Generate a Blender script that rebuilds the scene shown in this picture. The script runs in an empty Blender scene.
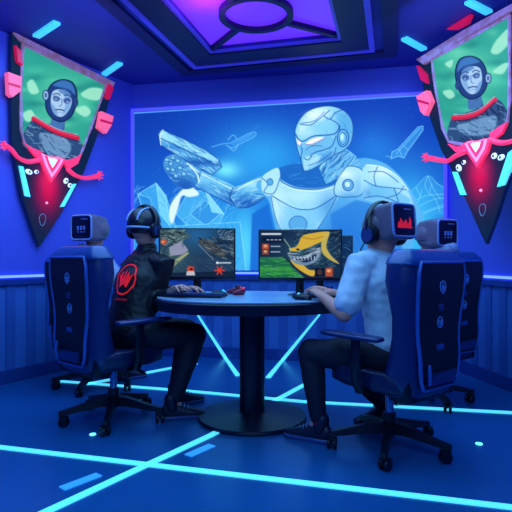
import bpy, bmesh, math, random
import numpy as np
from mathutils import Vector, Matrix, noise
from mathutils.bvhtree import BVHTree
random.seed(7); rng = np.random.default_rng(7)
PI = math.pi
sc = bpy.context.scene
COL = sc.collection
F = 510.0; HZ = 258.0; EYE = 1.02          # photograph: focal length and horizon (px), eye height (m)
def V(*a): return Vector(a)
def fl(px, py, z=0.0):                      # point at height z seen at (px, py)
    d = F*(EYE-z)/(py-HZ); return V((px-256)/F*d, d, z)
def to_px(x, y, z): return 256+F*x/y, HZ+F*(EYE-z)/y
def lin(c):
    c = np.asarray(c, float); return np.where(c <= .04045, c/12.92, ((c+.055)/1.055)**2.4)

# ------------------------------------------------------------------ materials
MATS = {}
def mat(name, rgb, rough=.5, metal=0., emit=None, es=0., var=.12, scale=14., bump=0., coat=0., bscale=None):
    if name in MATS: return MATS[name]
    m = bpy.data.materials.new(name); m.use_nodes = True
    nt = m.node_tree; b = nt.nodes['Principled BSDF']
    c = lin(np.array(rgb)/255.)
    tc = nt.nodes.new('ShaderNodeTexCoord'); nz = nt.nodes.new('ShaderNodeTexNoise')
    nz.inputs['Scale'].default_value = scale; nz.inputs['Detail'].default_value = 4
    nt.links.new(tc.outputs['Object'], nz.inputs['Vector'])
    cr = nt.nodes.new('ShaderNodeValToRGB')
    cr.color_ramp.elements[0].position = .3; cr.color_ramp.elements[1].position = .7
    cr.color_ramp.elements[0].color = (*[max(0, x*(1-var)) for x in c], 1)
    cr.color_ramp.elements[1].color = (*[min(1, x*(1+var)) for x in c], 1)
    nt.links.new(nz.outputs['Fac'], cr.inputs['Fac'])
    nt.links.new(cr.outputs['Color'], b.inputs['Base Color'])
    b.inputs['Roughness'].default_value = rough; b.inputs['Metallic'].default_value = metal
    if coat: b.inputs['Coat Weight'].default_value = coat; b.inputs['Coat Roughness'].default_value = .15
    if emit is not None:
        b.inputs['Emission Color'].default_value = (*lin(np.array(emit)/255.), 1)
        b.inputs['Emission Strength'].default_value = es
    if bump:
        n2 = nt.nodes.new('ShaderNodeTexNoise'); n2.inputs['Scale'].default_value = bscale or scale*6
        nt.links.new(tc.outputs['Object'], n2.inputs['Vector'])
        bp = nt.nodes.new('ShaderNodeBump'); bp.inputs['Strength'].default_value = bump; bp.inputs['Distance'].default_value = .01
        nt.links.new(n2.outputs['Fac'], bp.inputs['Height']); nt.links.new(bp.outputs['Normal'], b.inputs['Normal'])
    MATS[name] = m; return m
def art_mat(name, es=1., base=.03, rough=.5, spec=.15):
    m = bpy.data.materials.new(name); m.use_nodes = True
    nt = m.node_tree; b = nt.nodes['Principled BSDF']
    a = nt.nodes.new('ShaderNodeAttribute'); a.attribute_name = 'Col'
    mx = nt.nodes.new('ShaderNodeVectorMath'); mx.operation = 'SCALE'; mx.inputs['Scale'].default_value = base
    nt.links.new(a.outputs['Color'], mx.inputs[0]); nt.links.new(mx.outputs[0], b.inputs['Base Color'])
    nt.links.new(a.outputs['Color'], b.inputs['Emission Color']); b.inputs['Emission Strength'].default_value = es
    b.inputs['Roughness'].default_value = rough; b.inputs['Specular IOR Level'].default_value = spec
    return m

# ------------------------------------------------------------------ object helpers
def tag(o, label=None, cat=None, group=None, kind=None):
    if label: o['label'] = label
    if cat: o['category'] = cat
    if group: o['group'] = group
    if kind: o['kind'] = kind
    return o
def empty(name, loc, rz=0., label=None, cat=None, group=None):
    o = bpy.data.objects.new(name, None); COL.objects.link(o)
    o.location = loc; o.rotation_euler = (0, 0, rz); o.empty_display_size = .1
    return tag(o, label, cat, group)
def finish(me, sharp=40):
    for p in me.polygons: p.use_smooth = True
    me.set_sharp_from_angle(angle=math.radians(sharp))
def obj(name, bm, m, parent=None, sharp=40, recalc=True):
    if recalc: bmesh.ops.recalc_face_normals(bm, faces=bm.faces)
    me = bpy.data.meshes.new(name); bm.to_mesh(me); bm.free()
    finish(me, sharp)
    o = bpy.data.objects.new(name, me); COL.objects.link(o)
    me.materials.append(m)
    if parent: o.parent = parent
    return o
def B(): return bmesh.new()
def place(bm, vs, M):
    if M is not None: bmesh.ops.transform(bm, matrix=M, verts=vs)
def box(bm, c, s, bev=0., M=None, seg=2, rot=None):
    r = bmesh.ops.create_cube(bm, size=1.); vs = r['verts']
    for v in vs: v.co = Vector((v.co.x*s[0], v.co.y*s[1], v.co.z*s[2]))
    if bev:
        es = list({e for v in vs for e in v.link_edges})
        g = bmesh.ops.bevel(bm, geom=es, offset=bev, segments=seg, affect='EDGES', profile=.5)
        vs = list({v for f in g['faces'] for v in f.verts} | {v for v in vs if v.is_valid})
    T = Matrix.Translation(c)
    if rot is not None: T = T @ rot
    if M is not None: T = M @ T
    bmesh.ops.transform(bm, matrix=T, verts=vs)
    return vs
def loft(bm, rings, cap=True, M=None):
    R = []
    for ring in rings:
        R.append([bm.verts.new(M @ Vector(p) if M is not None else Vector(p)) for p in ring])
    n = len(R[0])
    for a, b in zip(R, R[1:]):
        for i in range(n):
            j = (i+1) % n
            bm.faces.new((a[i], a[j], b[j], b[i]))
    if cap:
        bm.faces.new(list(reversed(R[0]))); bm.faces.new(R[-1])
    return R
def tube(bm, path, rad, seg=10, ref=None, caps=True, M=None):
    path = [Vector(p) for p in path]; n = len(path)
    if not isinstance(rad, (list, tuple)): rad = [rad]*n
    rad = [(r, r) if not isinstance(r, (list, tuple)) else r for r in rad]
    T = []
    for i in range(n):
        a = path[max(0, i-1)]; b = path[min(n-1, i+1)]
        T.append((b-a).normalized())
    rings = []
    u = None
    if ref is not None: ref = Vector(ref)
    for i in range(n):
        t = T[i]
        if ref is not None: u = (ref - t*ref.dot(t)).normalized()
        elif u is None:
            h = V(0, 0, 1) if abs(t.z) < .9 else V(1, 0, 0)
            u = (h - t*h.dot(t)).normalized()
        else: u = (u - t*u.dot(t)).normalized()
        v = t.cross(u)
        rings.append((path[i], u.copy(), v.copy(), rad[i][0], rad[i][1], t))
    out = []
    def rg(c, u, v, a, b): return [c+u*(a*math.cos(2*PI*k/seg))+v*(b*math.sin(2*PI*k/seg)) for k in range(seg)]
    if caps:
        c, u, v, a, b, t = rings[0]; r = min(a, b)
        out += [rg(c-t*r*.92, u, v, a*.38, b*.38), rg(c-t*r*.62, u, v, a*.78, b*.78), rg(c-t*r*.25, u, v, a*.97, b*.97)]
    for c, u, v, a, b, t in rings: out.append(rg(c, u, v, a, b))
    if caps:
        c, u, v, a, b, t = rings[-1]; r = min(a, b)
        out += [rg(c+t*r*.25, u, v, a*.97, b*.97), rg(c+t*r*.62, u, v, a*.78, b*.78), rg(c+t*r*.92, u, v, a*.38, b*.38)]
    loft(bm, out, True, M)
def lathe(bm, prof, seg=32, M=None):
    rings = [[V(r*math.cos(2*PI*k/seg), r*math.sin(2*PI*k/seg), z) for k in range(seg)] for r, z in prof]
    loft(bm, rings, True, M)
def ball(bm, c, r, M=None, seg=16, rot=None):
    g = bmesh.ops.create_uvsphere(bm, u_segments=seg, v_segments=max(8, seg*2//3), radius=1.)
    T = Matrix.Translation(c)
    if rot is not None: T = T @ rot
    T = T @ Matrix.Diagonal((*(r if isinstance(r, (tuple, list)) else (r, r, r)), 1))
    if M is not None: T = M @ T
    bmesh.ops.transform(bm, matrix=T, verts=g['verts'])
def prism(bm, pts, M, d0, d1):              # 2D polygon in the XY plane of M, thick from d0 to d1 along its Z
    a = [bm.verts.new(M @ V(p[0], p[1], d0)) for p in pts]; b = [bm.verts.new(M @ V(p[0], p[1], d1)) for p in pts]
    n = len(pts)
    bm.faces.new(list(reversed(a))); bm.faces.new(b)
    for i in range(n): bm.faces.new((a[i], a[(i+1) % n], b[(i+1) % n], b[i]))
def smooth_pts(P, k=6, closed=False):
    P = [np.array(p, float) for p in P]; n = len(P); out = []
    for i in range(n if closed else n-1):
        if closed: p0, p1, p2, p3 = P[(i-1) % n], P[i], P[(i+1) % n], P[(i+2) % n]
        else: p0, p1, p2, p3 = P[max(0, i-1)], P[i], P[i+1], P[min(n-1, i+2)]
        for j in range(k):
            t = j/k
            out.append(.5*((2*p1)+(-p0+p2)*t+(2*p0-5*p1+4*p2-p3)*t*t+(-p0+3*p1-3*p2+p3)*t**3))
    if not closed: out.append(P[-1])
    return out
def remesh(name, bm, m, parent, voxel=.012, smooth=5, wrinkle=0., wfreq=18.):
    bmesh.ops.recalc_face_normals(bm, faces=bm.faces)
    me = bpy.data.meshes.new('t'); bm.to_mesh(me); bm.free()
    t = bpy.data.objects.new('t', me); COL.objects.link(t)
    r = t.modifiers.new('r', 'REMESH'); r.mode = 'VOXEL'; r.voxel_size = voxel; r.use_smooth_shade = True
    s = t.modifiers.new('s', 'SMOOTH'); s.factor = .6; s.iterations = smooth
    dg = bpy.context.evaluated_depsgraph_get(); dg.update()
    new = bpy.data.meshes.new_from_object(t.evaluated_get(dg)); new.name = name
    bpy.data.objects.remove(t); bpy.data.meshes.remove(me)
    if wrinkle:
        nv = [v.normal.copy() for v in new.vertices]
        for v, nn in zip(new.vertices, nv):
            p = v.co
            w = noise.noise(V(p.x*wfreq, p.y*wfreq, p.z*wfreq*.45))+.5*noise.noise(p*wfreq*2.3)
            v.co = p+nn*(w*wrinkle)
    new.materials.clear(); new.materials.append(m)
    for p in new.polygons: p.use_smooth = True
    o = bpy.data.objects.new(name, new); COL.objects.link(o)
    if parent: o.parent = parent
    return o

# ------------------------------------------------------------------ painting flat artwork on mesh grids
class Paint:
    def __init__(s, X, Y, base):
        s.X, s.Y = X.ravel(), Y.ravel(); s.C = np.tile(np.array(base, float)/255., (s.X.size, 1)); s.mask = None
    def _mix(s, idx, al, col):
        if s.mask is not None: al = al*s.mask[idx]
        al = al[:, None]; s.C[idx] = s.C[idx]*(1-al)+np.array(col, float)/255.*al
    def _near(s, P, m):
        P = np.array(P); return np.where((s.X > P[:, 0].min()-m) & (s.X < P[:, 0].max()+m) & (s.Y > P[:, 1].min()-m) & (s.Y < P[:, 1].max()+m))[0]
    def _dist(s, idx, P, closed):
        x, y = s.X[idx], s.Y[idx]; D = np.full(x.shape, 1e9); ins = np.zeros(x.shape, bool)
        n = len(P)
        for i in range(n if closed else n-1):
            ax, ay = P[i][:2]; bx, by = P[(i+1) % n][:2]
            dx, dy = bx-ax, by-ay; L = dx*dx+dy*dy+1e-9
            t = np.clip(((x-ax)*dx+(y-ay)*dy)/L, 0, 1)
            D = np.minimum(D, (x-ax-t*dx)**2+(y-ay-t*dy)**2)
            if closed and ay != by:
                c = ((ay > y) != (by > y)) & (x < (bx-ax)*(y-ay)/(by-ay)+ax); ins ^= c
        return np.sqrt(D), ins
    def poly(s, P, col, a=1., soft=.35, sm=False):
        if sm: P = smooth_pts(P, 5, True)
        idx = s._near(P, soft*2+1)
        if not idx.size: return
        D, ins = s._dist(idx, P, True); sd = np.where(ins, D, -D)
        s._mix(idx, np.clip(sd/(2*soft)+.5, 0, 1)*a, col)
    def line(s, P, col, w=.8, a=1., soft=.35, sm=True, closed=False):
        if sm and len(P) > 2: P = smooth_pts(P, 5, closed)
        idx = s._near(P, w+soft*2+1)
        if not idx.size: return
        D, _ = s._dist(idx, P, closed)
        s._mix(idx, np.clip((w/2-D)/(2*soft)+.5, 0, 1)*a, col)
    def ell(s, cx, cy, rx, ry, col, a=1., rot=0., soft=.35):
        c, q = math.cos(rot), math.sin(rot)
        u = ((s.X-cx)*c+(s.Y-cy)*q)/rx; v = (-(s.X-cx)*q+(s.Y-cy)*c)/ry
        r = np.sqrt(u*u+v*v); al = np.clip((1-r)*min(rx, ry)/(2*soft)+.5, 0, 1)
        idx = np.where(al > 0)[0]; s._mix(idx, al[idx]*a, col)
    def ring(s, cx, cy, rx, ry, col, w=.8, a=1.):
        s.line([(cx+rx*math.cos(k*PI/8), cy+ry*math.sin(k*PI/8)) for k in range(16)], col, w, a, closed=True)
    def glow(s, cx, cy, rx, ry, col, a=1.):
        al = np.exp(-(((s.X-cx)/rx)**2+((s.Y-cy)/ry)**2))*a; s._mix(np.arange(s.X.size), al, col)
    def shade(s, P, blobs, sm=True):            # soft tonal blobs kept inside an outline
        if sm: P = smooth_pts(P, 5, True)
        keep = s.mask; idx = s._near(P, 1); D, ins = s._dist(idx, P, True)
        m = np.zeros(s.X.size); m[idx] = np.clip(np.where(ins, D, -D)/.7+.5, 0, 1); s.mask = m
        for b in blobs: s.glow(*b)
        s.mask = keep
    def hatch(s, P, col, n, L, ang, w=.4, a=.5, seed=1):
        r = np.random.default_rng(seed); A = np.array(P, float); lo, hi = A.min(0), A.max(0)
        keep = s.mask; idx = s._near(P, 1); D, ins = s._dist(idx, P, True)
        m = np.zeros(s.X.size); m[idx] = ins*1.; s.mask = m if keep is None else keep*m
        for _ in range(n):
            x, y = r.uniform(lo, hi); t = ang+r.normal(0, .25); l = L*r.uniform(.5, 1.3)
            q = [(x-math.cos(t)*l/2, y-math.sin(t)*l/2), (x+r.normal(0, .6), y+r.normal(0, .6)), (x+math.cos(t)*l/2, y+math.sin(t)*l/2)]
            s.line(q, col, w, a*r.uniform(.5, 1.1))
        s.mask = keep
def art_sheet(name, P3, nu, nv, painter, m, parent, keep=None, coords=None):
    """P3(u,v)->world arrays; painter(Paint) draws; keep(x,y)->bool drops faces outside the outline"""
    u, v = np.meshgrid(np.linspace(0, 1, nu), np.linspace(0, 1, nv))
    X, Y, Z = P3(u, v)
    if coords is None: px, py = 256+F*X/Y, HZ+F*(EYE-Z)/Y
    else: px, py = coords(u, v)
    p = Paint(px, py, (0, 0, 0)); painter(p)
    i = np.arange(nu*nv).reshape(nv, nu)
    q = np.stack([i[:-1, :-1], i[:-1, 1:], i[1:, 1:], i[1:, :-1]], -1).reshape(-1, 4)
    if keep is not None:
        cx = px.ravel()[q].mean(1); cy = py.ravel()[q].mean(1); q = q[keep(cx, cy)]
    me = bpy.data.meshes.new(name)
    me.from_pydata(np.stack([X.ravel(), Y.ravel(), Z.ravel()], -1).tolist(), [], q.tolist())
    ca = me.color_attributes.new('Col', 'FLOAT_COLOR', 'POINT')
    rgba = np.ones((nu*nv, 4)); rgba[:, :3] = lin(np.clip(p.C, 0, 1)); ca.data.foreach_set('color', rgba.ravel().astype(np.float32))
    me.materials.append(m)
    o = bpy.data.objects.new(name, me); COL.objects.link(o)
    if parent: o.parent = parent
    return o
def inside(P):
    P = [tuple(p[:2]) for p in P]
    def f(x, y):
        ins = np.zeros(x.shape, bool); n = len(P)
        for i in range(n):
            ax, ay = P[i]; bx, by = P[(i+1) % n]
            if ay != by: ins ^= ((ay > y) != (by > y)) & (x < (bx-ax)*(y-ay)/(by-ay)+ax)
        return ins
    return f
# ------------------------------------------------------------------ room
CEIL = 2.85
M_wall = mat('painted_wall_violet_blue', (80, 92, 212), .55, var=.05, scale=1.5, bump=.05)
M_back = mat('painted_wall_deep_blue', (74, 90, 208), .5, var=.05, scale=1.5, bump=.05)
M_wains = mat('wainscot_blue', (62, 112, 190), .45, var=.1, scale=2)
M_slat = mat('wainscot_slat_dark', (50, 94, 172), .45, var=.1, scale=2)
M_ceil = mat('ceiling_navy', (50, 58, 158), .6, var=.06, scale=2)
M_beam = mat('ceiling_beam_dark', (22, 22, 84), .5, var=.1, scale=3)
M_lip = mat('ceiling_lip_indigo', (72, 74, 210), .4, emit=(52, 50, 190), es=.35)
M_base = mat('baseboard_navy', (30, 62, 140), .4)
M_strip = mat('led_cyan', (80, 220, 255), .3, emit=(84, 212, 246), es=1.05, var=0)
M_dash = mat('led_dash_blue', (60, 150, 240), .3, emit=(46, 150, 240), es=.8, var=0)
M_bar = mat('led_bar_cyan', (70, 210, 255), .3, emit=(60, 190, 240), es=1.05, var=0)
M_rail = mat('led_rail_blue', (120, 150, 255), .3, emit=(88, 120, 255), es=2.2, var=0)
M_floor = mat('polished_floor_blue', (20, 92, 158), .28, var=.14, scale=1.2, bump=.04, bscale=3.)
LN, LF = V(-2.06, 4.1, 0), V(-1.30, 5.4, 0)
RF, RN = V(1.80, 4.8, 0), V(1.95, 3.88, 0)
dL = (LN-LF).normalized(); dR = (RN-RF).normalized()
LX = LF+dL*3.4; RX = RF+dR*3.0
corners = [LX, LF, RF, RX, V(2.9, -1.6, 0), V(-3.05, -1.6, 0)]
def wall(name, a, b, m, z0=0., z1=CEIL, t=.12):
    bm = B(); d = (b-a).normalized(); n = V(d.y, -d.x, 0)     # room lies on the n side
    v = [a-n*t, b-n*t, b, a]
    prism(bm, [(p.x, p.y) for p in v], Matrix.Identity(4), z0, z1)
    return tag(obj(name, bm, m), kind='structure')
wall('wall_left', LX, LF, M_wall); wall('wall_back', LF, RF, M_back); wall('wall_right', RF, RX, M_wall)
wall('wall_front_right', RX, corners[4], M_wall); wall('wall_front', corners[4], corners[5], M_wall); wall('wall_front_left', corners[5], LX, M_wall)
bm = B(); prism(bm, [(-3.6, -1.9), (3.4, -1.9), (3.4, 6), (-3.6, 6)], Matrix.Identity(4), -.1, 0); tag(obj('floor', bm, M_floor), kind='structure')

# ceiling with a recessed tray (opening cut by building it from four slabs)
ta = V(-.387, 4.487, 0); tb = V(.68, 4.22, 0); dn = V(-.262, -.965, 0).normalized()
tc_ = tb+dn*1.9; td = ta+dn*1.9
def slab(bm, pts, z0, z1): prism(bm, [(p.x, p.y) for p in pts], Matrix.Identity(4), z0, z1)
bm = B(); O = [V(-3.6, -1.9, 0), V(3.4, -1.9, 0), V(3.4, 6, 0), V(-3.6, 6, 0)]
slab(bm, [O[3], O[2], tb, ta], CEIL, CEIL+.3); slab(bm, [O[2], O[1], tc_, tb], CEIL, CEIL+.3)
slab(bm, [O[1], O[0], td, tc_], CEIL, CEIL+.3); slab(bm, [O[0], O[3], ta, td], CEIL, CEIL+.3)
tag(obj('ceiling', bm, M_ceil), kind='structure')
# luminous tray panel: even violet sheet
tray = empty('ceiling_light_tray', ((ta+tb+tc_+td)/4+V(0, 0, CEIL+.04)), 0, 'violet glowing recessed ceiling tray with a dark ring and spokes', 'ceiling light')
def rel(o, parent): o.parent = parent; o.matrix_parent_inverse = Matrix.Translation(parent.location).inverted(); return o
M_tray = mat('tray_violet_glow', (110, 50, 240), .4, emit=(98, 44, 236), es=.95, var=.0)
bm = B(); slab(bm, [ta, tb, tc_, td], CEIL+.03, CEIL+.05); rel(obj('glowing_panel', bm, M_tray), tray)
bm = B()
cx, cy = 0.0, 3.857
loft(bm, [[V(cx+r*math.cos(2*PI*k/48), cy+r*math.sin(2*PI*k/48), CEIL+z) for k in range(48)] for r, z in ((.238, -.01), (.283, -.01), (.283, .03), (.238, .03), (.238, -.01))], False)
bmesh.ops.remove_doubles(bm, verts=bm.verts, dist=1e-5)
rel(obj('ring', bm, M_beam), tray)
for q in (ta, tb, tc_, td):
    c = V(cx, cy, 0); d = (q-c); L = d.length; d.normalize()
    bm = B(); box(bm, c+d*(.27+(L-.27)/2)+V(0, 0, CEIL+.012), (L-.28, .04, .04), rot=Matrix.Rotation(math.atan2(d.y, d.x), 4, 'Z'))
    rel(obj('spoke', bm, M_beam), tray)
# frame beams around the tray
def offs(k):
    ax = (tb-ta).normalized(); ay = -dn
    return [ta-ax*k+ay*k, tb+ax*k+ay*k, tc_+ax*k-ay*k, td-ax*k-ay*k]
def frame(name, k0, k1, z0, z1, m):
    i, o = offs(k0), offs(k1); bm = B()
    for j in range(4): slab(bm, [i[j], i[(j+1) % 4], o[(j+1) % 4], o[j]], z0, z1)
    return tag(obj(name, bm, m), kind='structure')
frame('trim_1', 0., .028, CEIL-.02, CEIL, M_lip)
frame('trim_2', .028, .24, CEIL-.035, CEIL, M_beam)
frame('trim_3', .24, .285, CEIL-.045, CEIL, M_lip)
frame('trim_4', .36, .47, CEIL-.03, CEIL, M_beam)

# rails, wainscot slats, skirting
def run(a, b, off, h0, h1, t, m, name, kind='structure'):
    d = (b-a).normalized(); n = V(d.y, -d.x, 0); bm = B()
    v = [a+n*off, b+n*off, b+n*(off+t), a+n*(off+t)]
    prism(bm, [(p.x, p.y) for p in v], Matrix.Identity(4), h0, h1)
    return tag(obj(name, bm, m), kind=kind)
k = 5
for a, b, nm in ((LX, LF, 'left'), (LF, RF, 'back'), (RF, RX, 'right')):
    d = (b-a).normalized(); n = V(d.y, -d.x, 0); L = (b-a).length
    run(a, b, 0, 0, .11, .02, M_base, 'baseboard_'+nm)
    run(a, b, 0, .80, .845, .035, M_base, 'trim_%d' % k); k += 1
    run(a, b, 0, .858, .878, .022, M_rail, 'trim_%d' % k); k += 1
    bm = B(); w = .19; cnt = int(L/w)
    for i in range(cnt):
        p = a+d*(i*w+.04)+n*.006; q = p+d*(w*.42)
        v = [p, q, q+n*.012, p+n*.012]; prism(bm, [(r.x, r.y) for r in v], Matrix.Identity(4), .11, .80)
    tag(obj('trim_%d' % k, bm, M_slat), kind='structure'); k += 1
    bm = B(); v = [a, b, b+n*.006, a+n*.006]; prism(bm, [(r.x, r.y) for r in v], Matrix.Identity(4), .11, .80)
    tag(obj('trim_%d' % k, bm, M_wains), kind='structure'); k += 1

# floor light strips
def strip(P, w, m, label, name='floor_light_strip', group=None):
    bm = B()
    for a, b in zip(P, P[1:]):
        a, b = Vector(a), Vector(b); d = (b-a).normalized(); n = V(-d.y, d.x, 0)*w/2
        prism(bm, [(p.x, p.y) for p in (a-n, b-n, b+n, a+n)], Matrix.Identity(4), 0, .005)
    return tag(obj(name, bm, m), label, 'light strip', group)
strip([fl(-60, 440.5), fl(560, 513.5)], .044, M_strip, 'long cyan light strip crossing the floor nearest the viewer')
strip([fl(30, 519.8), fl(135, 470.8), fl(210, 436), fl(309, 382.5)], 0.045, M_strip, 'diagonal cyan light strip running from bottom left past the table base')
strip([fl(60, 381.4), fl(185, 391), fl(305, 402), fl(512, 413), fl(530, 414.2)], .052, M_strip, 'cyan light strip crossing the floor behind the table base')
strip([fl(86, 384.5), fl(167, 369), fl(196, 363.6)], .06, M_strip, 'short cyan light strip on the floor behind the left office chairs')
strip([fl(62, 489), fl(99, 475)], .05, M_dash, 'dim blue dash on the floor at bottom left'.replace('dash', 'light dash'), 'floor_light_dash')
strip([fl(188, 456), fl(212, 445.5)], .05, M_dash, 'dim blue light dash on the floor in front of the table base', 'floor_light_dash')
# two V strips that run over the floor and bend up the wall
dB = (RF-LF).normalized(); nB = V(dB.y, -dB.x, 0)
def wall_pt(px, py):                        # on the back wall face
    r = V((px-256)/F, 1, (HZ-py)/F)
    t = (LF-V(0, 0, 0)).dot(nB)/V(r.x, r.y, 0).dot(nB); return V(r.x*t, r.y*t, EYE+r.z*t)
for (x0, y0, x1, y1, side) in ((238, 376, 198, 314, 'left'), (268, 378, 320, 314, 'right')):
    yb = 353.
    for _ in range(6): xb = x0+(x1-x0)*(y0-yb)/(y0-y1); yb = HZ+F*EYE/wall_pt(xb, yb).y
    wp = wall_pt(xb, yb); wp.z = 0; A = fl(x0, y0); d = (wp-A); 
    top = wall_pt(x1, y1)
    bm = B(); dd = d.normalized(); s = V(-dd.y, dd.x, 0)*.017
    prism(bm, [(p.x, p.y) for p in (A-s*1.3, wp+nB*.03-s, wp+nB*.03+s, A+s*1.3)], Matrix.Identity(4), 0, .006)
    M = Matrix((( dB.x, 0, nB.x, 0), (dB.y, 0, nB.y, 0), (0, 1, 0, 0), (0, 0, 0, 1)))
    M.translation = wp
    tx = (top-wp).dot(dB); tz = top.z; e = V(tx, tz, 0).normalized(); q = V(-e.y, e.x, 0)*.017
    prism(bm, [(-q.x, -q.y), (tx-q.x*.5, tz-q.y*.5), (tx+q.x*.5, tz+q.y*.5), (q.x, q.y)], M, .021, .03)
    tag(obj('floor_light_strip', bm, M_strip), 'slanting cyan light strip to the %s of the table column, running up the wall' % side, 'light strip')
# ceiling dashes
for a, b, lb in (((36, 35), (57, 21), 'cyan ceiling light bar above the green pennant at left'), ((103, 74), (120, 62), 'cyan ceiling light bar near the left back corner of the room'),
             ((404, 37), (424, 48), 'cyan ceiling light bar by the inner corner of the right pennant'), ((468, 0), (489, 11), 'cyan ceiling light bar above the top edge of the right pennant')):
    p, q = fl(a[0], a[1], CEIL), fl(b[0], b[1], CEIL); d = q-p
    bm = B(); box(bm, (p+q)/2-V(0, 0, .012), (d.length, .06, .024), .004, rot=Matrix.Rotation(math.atan2(d.y, d.x), 4, 'Z'))
    tag(obj('ceiling_light_bar', bm, M_bar), lb, 'ceiling light')
for (px, py, lb) in ((96, 431, 'small round cyan floor light beside the front wheel of the left chair'), (479, 444, 'small round cyan floor light to the right of the right chair')):
    p = fl(px, py); bm = B(); lathe(bm, [(.012, 0), (.018, 0), (.018, .004), (.008, .007)], 16, Matrix.Translation(p+(V(0, -.06, 0) if px < 200 else V(0, 0, 0))))
    tag(obj('floor_light_dot', bm, mat('led_dot', (120, 235, 255), .3, emit=(90, 230, 255), es=2.5, var=0)), lb, 'floor light')

# ------------------------------------------------------------------ mural: glowing wall picture
def mural_paint(p):
    X, Y = p.X, p.Y
    t = np.clip((Y-95)/175, 0, 1)[:, None]
    top = np.array((12, 58, 176))/255; bot = np.array((26, 116, 218))/255
    p.C[:] = top*(1-t)+bot*t
    p.glow(262, 158, 50, 36, (54, 190, 246), .7); p.glow(375, 150, 26, 26, (40, 150, 236), .5); p.glow(300, 215, 90, 50, (34, 140, 228), .5)
    p.glow(412, 222, 30, 48, (70, 215, 250), .8); p.glow(215, 240, 50, 40, (60, 195, 245), .75); p.glow(140, 120, 40, 30, (10, 50, 160), .5)
    p.glow(440, 110, 40, 26, (14, 60, 180), .5)
    p.glow(245, 250, 10, 36, (90, 215, 250), .8)
    r = np.random.default_rng(3)
    for _ in range(150):
        x, y = r.uniform(135, 445), r.uniform(98, 180); p.ell(x, y, .4, .4, (120, 200, 250), r.uniform(.1, .45))
    D = (16, 78, 170); LT = (176, 232, 252); MID = (96, 186, 236); DD = (12, 52, 140)
    # ice crystals and splash lower left
    for P, c in (([(138, 194), (156, 183), (166, 196), (176, 228), (172, 240), (150, 232)], (66, 176, 238)),
                 ([(138, 194), (150, 198), (158, 232), (150, 236)], (40, 140, 222)), ([(156, 183), (166, 196), (170, 226), (160, 214)], (120, 214, 248)),
                 ([(176, 214), (188, 192), (205, 190), (224, 214), (218, 226), (190, 228)], (72, 178, 236)), ([(190, 214), (205, 200), (220, 214), (206, 226)], (46, 142, 222)),
                 ([(134, 214), (148, 228), (156, 256), (134, 262)], (48, 158, 230)), ([(205, 190), (224, 214), (212, 212)], (140, 222, 250)),
                 ([(176, 226), (240, 222), (246, 272), (180, 272)], (58, 168, 234))):
        p.poly(P, c, .8); p.line(P, (150, 226, 252), .6, .8, sm=False, closed=True)
    p.hatch([(134, 185), (230, 185), (248, 272), (134, 272)], (160, 230, 252), 90, 12, -.9, .45, .55, 5)
    p.hatch([(134, 185), (230, 185), (248, 272), (134, 272)], (20, 96, 190), 70, 9, .8, .5, .5, 6)
    p.poly([(169, 214), (172, 202), (182, 190), (190, 186), (199, 194), (190, 197), (182, 196), (178, 208), (172, 224)], (222, 246, 255), .95, .8, True)
    # mountains right
    p.poly([(408, 196), (428, 176), (447, 190), (447, 215), (400, 215)], (60, 170, 236), .45)
    for q in ([(404, 198), (416, 187), (428, 176), (438, 184), (447, 189)], [(428, 176), (425, 186), (430, 195)], [(428, 176), (434, 190), (440, 198)], [(416, 187), (420, 196)],
              [(405, 206), (425, 196), (447, 194)], [(410, 230), (416, 210), (432, 200), (447, 198)], [(418, 230), (424, 214), (447, 206)]):
        p.line(q, (140, 224, 252), .6, .7)
    for q in ([(404, 226), (412, 216), (424, 212), (440, 206), (447, 205)], [(400, 214), (406, 220), (404, 232)], [(432, 184), (430, 192), (436, 200), (440, 212)], [(422, 190), (418, 202), (410, 210)]): p.line(q, (150, 230, 252), .6, .6)
    # small ships
    for q in ([(212, 147), (222, 144), (230, 143), (238, 139), (253, 132), (255, 136), (240, 144), (233, 148), (226, 145)], [(228, 140), (233, 135), (237, 139)], [(237, 142), (252, 134)], [(229, 147), (234, 151), (238, 145)]):
        p.line(q, (120, 205, 250), .7, .85)
    p.poly([(230, 143), (253, 132), (255, 136), (234, 147)], (60, 150, 232), .7)
    S2 = [(392, 152), (398, 149), (418, 127), (423, 126), (423, 130), (407, 152), (404, 158), (398, 156), (391, 159)]
    p.poly(S2, (52, 146, 228), .8); p.line(S2, (130, 210, 250), .7, .9, sm=False, closed=True)
    for q in ([(396, 154), (420, 128)], [(399, 149), (402, 156)], [(404, 146), (408, 150)], [(391, 157), (386, 156)]): p.line(q, (140, 216, 252), .6, .8)
    # far arm: forearm, fist
    fore = [(186, 166), (198, 170), (212, 176), (236, 188), (234, 204), (218, 198), (202, 190), (190, 184)]
    p.poly(fore, (104, 190, 236), 1, .5, True)
    p.shade(fore, [(230, 200, 16, 8, (30, 96, 190), .8), (200, 172, 18, 6, (178, 232, 252), .8), (196, 190, 12, 6, (30, 100, 196), .7)])
    up = [(230, 190), (244, 184), (262, 176), (270, 178), (271, 192), (258, 202), (246, 208), (234, 206)]
    p.poly(up, (86, 176, 230), 1, .5, True)
    p.shade(up, [(250, 204, 20, 7, (24, 86, 184), .85), (252, 184, 16, 5, (176, 232, 252), .8)])
    for P, s_, a_ in ((fore, 21, .45), (up, 22, -.4)):
        p.hatch(P, D, 55, 9, a_, .5, .7, s_); p.hatch(P, LT, 45, 8, a_, .5, .75, s_+9)
    p.line([(190, 170), (206, 176), (234, 190)], (214, 244, 255), 1., .9); p.line([(190, 184), (204, 191), (232, 205)], D, .9, .9); p.line([(233, 188), (230, 197), (235, 206)], DD, 1., .9)
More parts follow.
